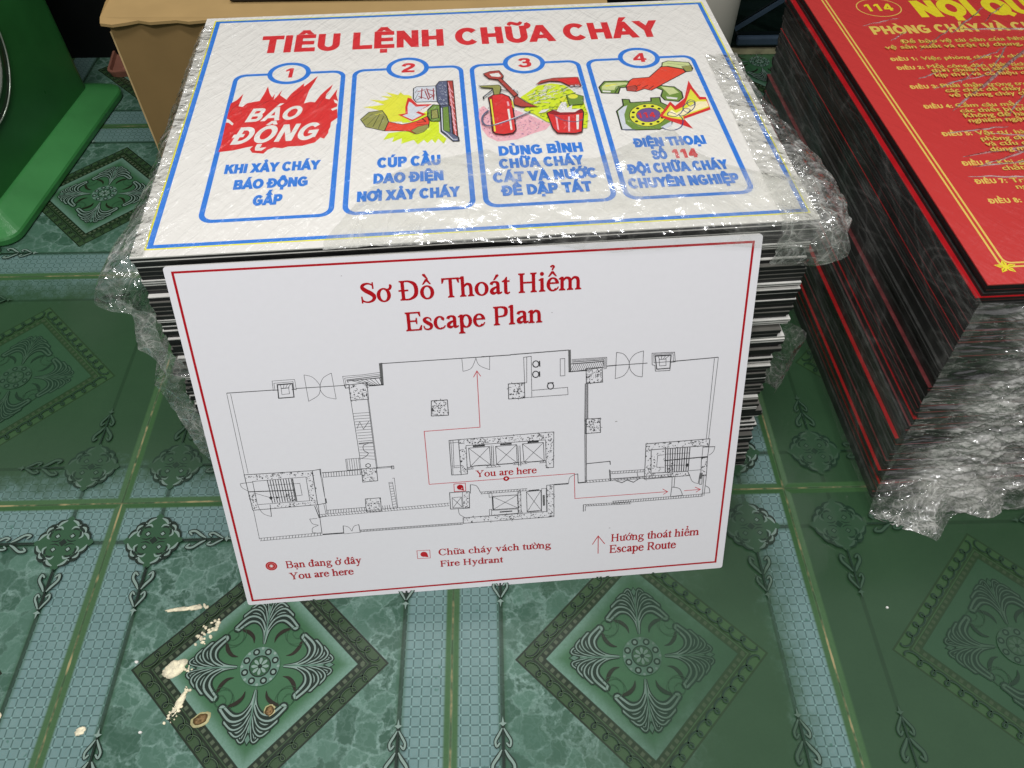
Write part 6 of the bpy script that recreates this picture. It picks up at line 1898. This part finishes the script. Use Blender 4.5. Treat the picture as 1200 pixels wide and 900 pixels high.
# ------------------------------------------------------------------ green dial scale on the left
def scale():
    t = empty('dial_scale', (0, 0, 0)); label(t, 'green metal dial weighing scale with a flared base, at the left edge', 'scale')
    gm = simple('green_enamel', '#2c6933', .3, .14, 9, .5); gl = simple('green_base', '#37793f', .3, .12, 10, .5)
    ang = -.0985; c, s = math.cos(ang), math.sin(ang)
    def W_(px, py, z): return (px*c-py*s, px*s+py*c, z)
    def rloop(bm, x0, y0, x1, y1, r, z): return [bm.verts.new(W_(p[0], p[1], z)) for p in roundrect(x0, y0, x1, y1, r, 6)]
    # local axes: x to the right, y away; right base edge passes (-.735T, 1.2T) .. (-.627T, 2.30T)
    ex = (-.735*c+1.2*s*-1*-1)*T if 0 else (-.735*T)*c+(1.2*T)*s
    y0, y1 = (-.735*T)*-s+(1.16*T)*c-.0, (-.63*T)*-s+(2.30*T)*c
    xl = ex-.56
    def loft(name, prof, mat, smooth=True):
        bm = bmesh.new(); prev = None
        for ins, z, r in prof:
            L_ = rloop(bm, xl+ins, y0+ins*.9, ex-ins, y1-ins*.9, r, z)
            if prev:
                for i in range(len(L_)): bm.faces.new((prev[i], prev[(i+1) % len(L_)], L_[(i+1) % len(L_)], L_[i]))
            else: bm.faces.new(L_[::-1])
            prev = L_
        bm.faces.new(prev); o = bm_obj(name, bm, mat, t, smooth)
        for e in o.data.edges: pass
        return o
    loft('base', [(.002, .0006, .03), (0, .004, .03), (0, .012, .03), (.002, .0155, .029), (.006, .0175, .027), (.032, .030, .022), (.040, .0345, .02), (.044, .036, .02)], gl, False)
    loft('body', [(.046, .0362, .018), (.046, .060, .018), (.046, .40, .018), (.050, .412, .016), (.06, .418, .012)], gm, False)
    xb = ex-.046; yc, zc, r = 1.525*T*c-(-.78*T)*s, .585*T, .268*T
    def disc(name, prof, mat):
        bm = bmesh.new(); prev = None; n = 64
        for rr, dx in prof:
            L_ = [bm.verts.new(W_(xb+dx, yc+rr*math.cos(2*math.pi*i/n), zc+rr*math.sin(2*math.pi*i/n))) for i in range(n)]
            if prev:
                for i in range(n): bm.faces.new((prev[i], prev[(i+1) % n], L_[(i+1) % n], L_[i]))
            prev = L_
        bm.faces.new(prev); return bm_obj(name, bm, mat, t, True)
    d = disc('dial', [(r*1.06, .0002), (r*1.06, .003), (r*.97, .004), (r*.965, .006), (r*.9, .0062)], simple('dark_green_bezel', '#2c5731', .3))
    bmr = bmesh.new(); n = 72; rings = []
    for k in range(8):
        a = k*math.pi/4; rings.append([bmr.verts.new(W_(xb+.004+.0014*math.cos(a), yc+(r*1.06+.0014*math.sin(a))*math.cos(2*math.pi*i/n), zc+(r*1.06+.0014*math.sin(a))*math.sin(2*math.pi*i/n))) for i in range(n)])
    for k in range(8):
        for i in range(n): bmr.faces.new((rings[k][i], rings[k][(i+1) % n], rings[(k+1) % 8][(i+1) % n], rings[(k+1) % 8][i]))
    bmr.normal_update(); o = bm_obj('bezel_ring', bmr, simple('bright_ring', '#b9c4b4', .25, .05, 20, .5, .6), d, True)
    o = disc('dial_face', [(r*.84, .0065), (r*.84, .0095), (r*.80, .0105), (r*.4, .0108)], simple('dial_white', '#d8d8cf', .25, .04)); o.parent = d
scale()

# ------------------------------------------------------------------ dark glass cabinet behind on the right
def cabinet():
    t = empty('glass_cabinet', (2.36*T, 2.585*T, 0)); label(t, 'dark glass fronted cabinet with a blue grey bottom rail, at the back right', 'cabinet')
    g = simple('dark_glass', '#07100f', .08, .3, 6, .6); r_ = simple('blue_grey_rail', '#33414f', .35, .1, 20)
    box('glass_panel', (0, .002, .012, .7, .008, .60), g, t); box('bottom_rail', (.008, -.012, .022, .69, .0015, .040), r_, t, .004)
    bm = bmesh.new(); box_bm(bm, -.004, -.004, -.075, .004, .0, .075); o = bm_obj('brace', bm, r_, t); o.location = (.062, 0, .095); o.rotation_euler = (0, R(55), 0)
    bm = bmesh.new(); box_bm(bm, -.004, -.0045, -.05, .004, -.0005, .05); o = bm_obj('brace', bm, r_, t); o.location = (.080, 0, .165); o.rotation_euler = (0, R(-40), 0)
    box('plinth', (-.005, -.004, .0006, .7, .012, .0115), simple('pale_joint', '#8f8a6c', .7, .3, 40), t)
cabinet()

# ------------------------------------------------------------------ dried residue on the floor
CREAM = simple('cream_residue', '#e9e2c8', .8, .18, 300, .3, .6)
BROWN = simple('brown_residue', '#6d5634', .5, .35, 260, .5, .6)
def blob_bm(bm, cx, cy, rx, ry, rot, h, seed, wob=.3, n=26):
    c, s = math.cos(rot), math.sin(rot); rows = []
    h *= 1.7
    for rr, z in ((1, .0002), (.93, h*.75), (.6, h), (.25, h*.9)):
        row = []
        for i in range(n):
            a = 2*math.pi*i/n; q = 1+wob*noise.noise(Vector((math.cos(a)*1.7, math.sin(a)*1.7, seed)))+wob*.6*noise.noise(Vector((math.cos(a)*5, math.sin(a)*5, seed)))
            x, y = rx*rr*q*math.cos(a), ry*rr*q*math.sin(a)
            row.append(bm.verts.new((cx+x*c-y*s, cy+x*s+y*c, z+(h*.5*noise.noise(Vector((x*400, y*400, seed))) if rr < .9 else 0))))
        rows.append(row)
    for r0, r1 in zip(rows, rows[1:]):
        for i in range(n): bm.faces.new((r0[i], r0[(i+1) % n], r1[(i+1) % n], r1[i]))
    bm.faces.new(rows[-1])
def residue(name, lab, cat, parts, mat, at):
    bm = bmesh.new()
    for i, p in enumerate(parts): blob_bm(bm, *p, seed=i*3.7+at[0]*9)
    o = bm_obj(name, bm, mat, None, True); o.location = (at[0]*T, at[1]*T, 0); label(o, lab, cat); return o
rn = random.Random(6)
def crumbs(n, x0, y0, x1, y1, sp, r0, r1, h=.0008): 
    o = []
    for i in range(n):
        s = rn.random(); r = rn.uniform(r0, r1); o.append((x0+(x1-x0)*s+rn.gauss(0, sp), y0+(y1-y0)*s+rn.gauss(0, sp), r, r*rn.uniform(.5, 1), rn.uniform(0, 3), h*rn.uniform(.6, 1.3)))
    return o
residue('dried_residue', 'long cream streak of dried residue left of the board\'s lower left corner', 'residue', [(0, 0, .0145, .0022, .06, .0009), (.013, .0012, .0085, .0028, .05, .001), (-.012, -.0012, .007, .0018, .1, .0008)]+crumbs(10, .016, .004, .027, .0005, .0012, .0007, .0019), CREAM, (.262, -.337))
residue('dried_residue', 'cluster of cream crumbs of dried residue on the dark lozenge frame', 'residue', crumbs(30, .010, .012, -.006, -.009, .0035, .0010, .0026), CREAM, (.338, -.405))
residue('dried_residue', 'largest cream patch of dried residue on the floor, a rounded flake', 'residue', [(0, 0, .0115, .0082, .5, .0014), (-.006, -.004, .006, .005, 0, .0012)]+crumbs(8, .012, -.003, .016, -.001, .0016, .0007, .0016), CREAM, (.279, -.497))
residue('dried_residue', 'crumbly cream streak of dried residue running down below the large flake', 'residue', [(0, 0, .0125, .0035, 1.22, .0009), (-.002, -.008, .006, .003, 1.1, .0009)]+crumbs(44, .005, .014, -.006, -.016, .0024, .0007, .0019), CREAM, (.310, -.588))
residue('dried_residue', 'small cream spot of dried residue on the pale mosaic band', 'residue', [(0, 0, .0052, .0040, .3, .0009)], CREAM, (.083, -.648))
residue('dried_residue', 'cream spot of dried residue cut by the left edge of the photo', 'residue', [(0, 0, .006, .0042, .6, .0009)], CREAM, (-.138, -.610))
residue('white_speck', 'tiny white speck on the outer corner of the left lozenge frame', 'speck', [(0, 0, .0022, .0015, 0, .0012)], simple('white_speck', '#e4e4dc', .6), (.175, -.48))
residue('white_speck', 'tiny white speck on the marbled floor below the left lozenge corner', 'speck', [(0, 0, .0018, .0013, 0, .0012)], simple('white_speck', '#e4e4dc', .6), (.232, -.655))
residue('white_speck', 'tiny white speck on the plain green tile at lower right', 'speck', [(0, 0, .0014, .0013, 0, .0012)], simple('white_speck', '#e4e4dc', .6), (2.19, -.385))
for at, rx, ry, rot, lab in (((.374, -.628), .0105, .0066, .45, 'larger dried brown drop with a cream rim beside the crumbly streak'), ((.543, -.612), .0070, .0062, 1.0, 'smaller dried brown drop with a cream rim on the palmette of the left lozenge')):
    t = empty('dried_drop', (at[0]*T, at[1]*T, 0)); label(t, lab, 'dried drop')
    bm = bmesh.new(); blob_bm(bm, 0, 0, rx, ry, rot, .0007, 3.0+rx, .2); bm_obj('rim', bm, simple('drop_rim', '#a8a274', .6, .2, 200), t, True)
    bm = bmesh.new(); blob_bm(bm, 0, 0, rx*.74, ry*.72, rot, .0016, 3.0+rx, .2); bm_obj('crust', bm, BROWN, t, True)
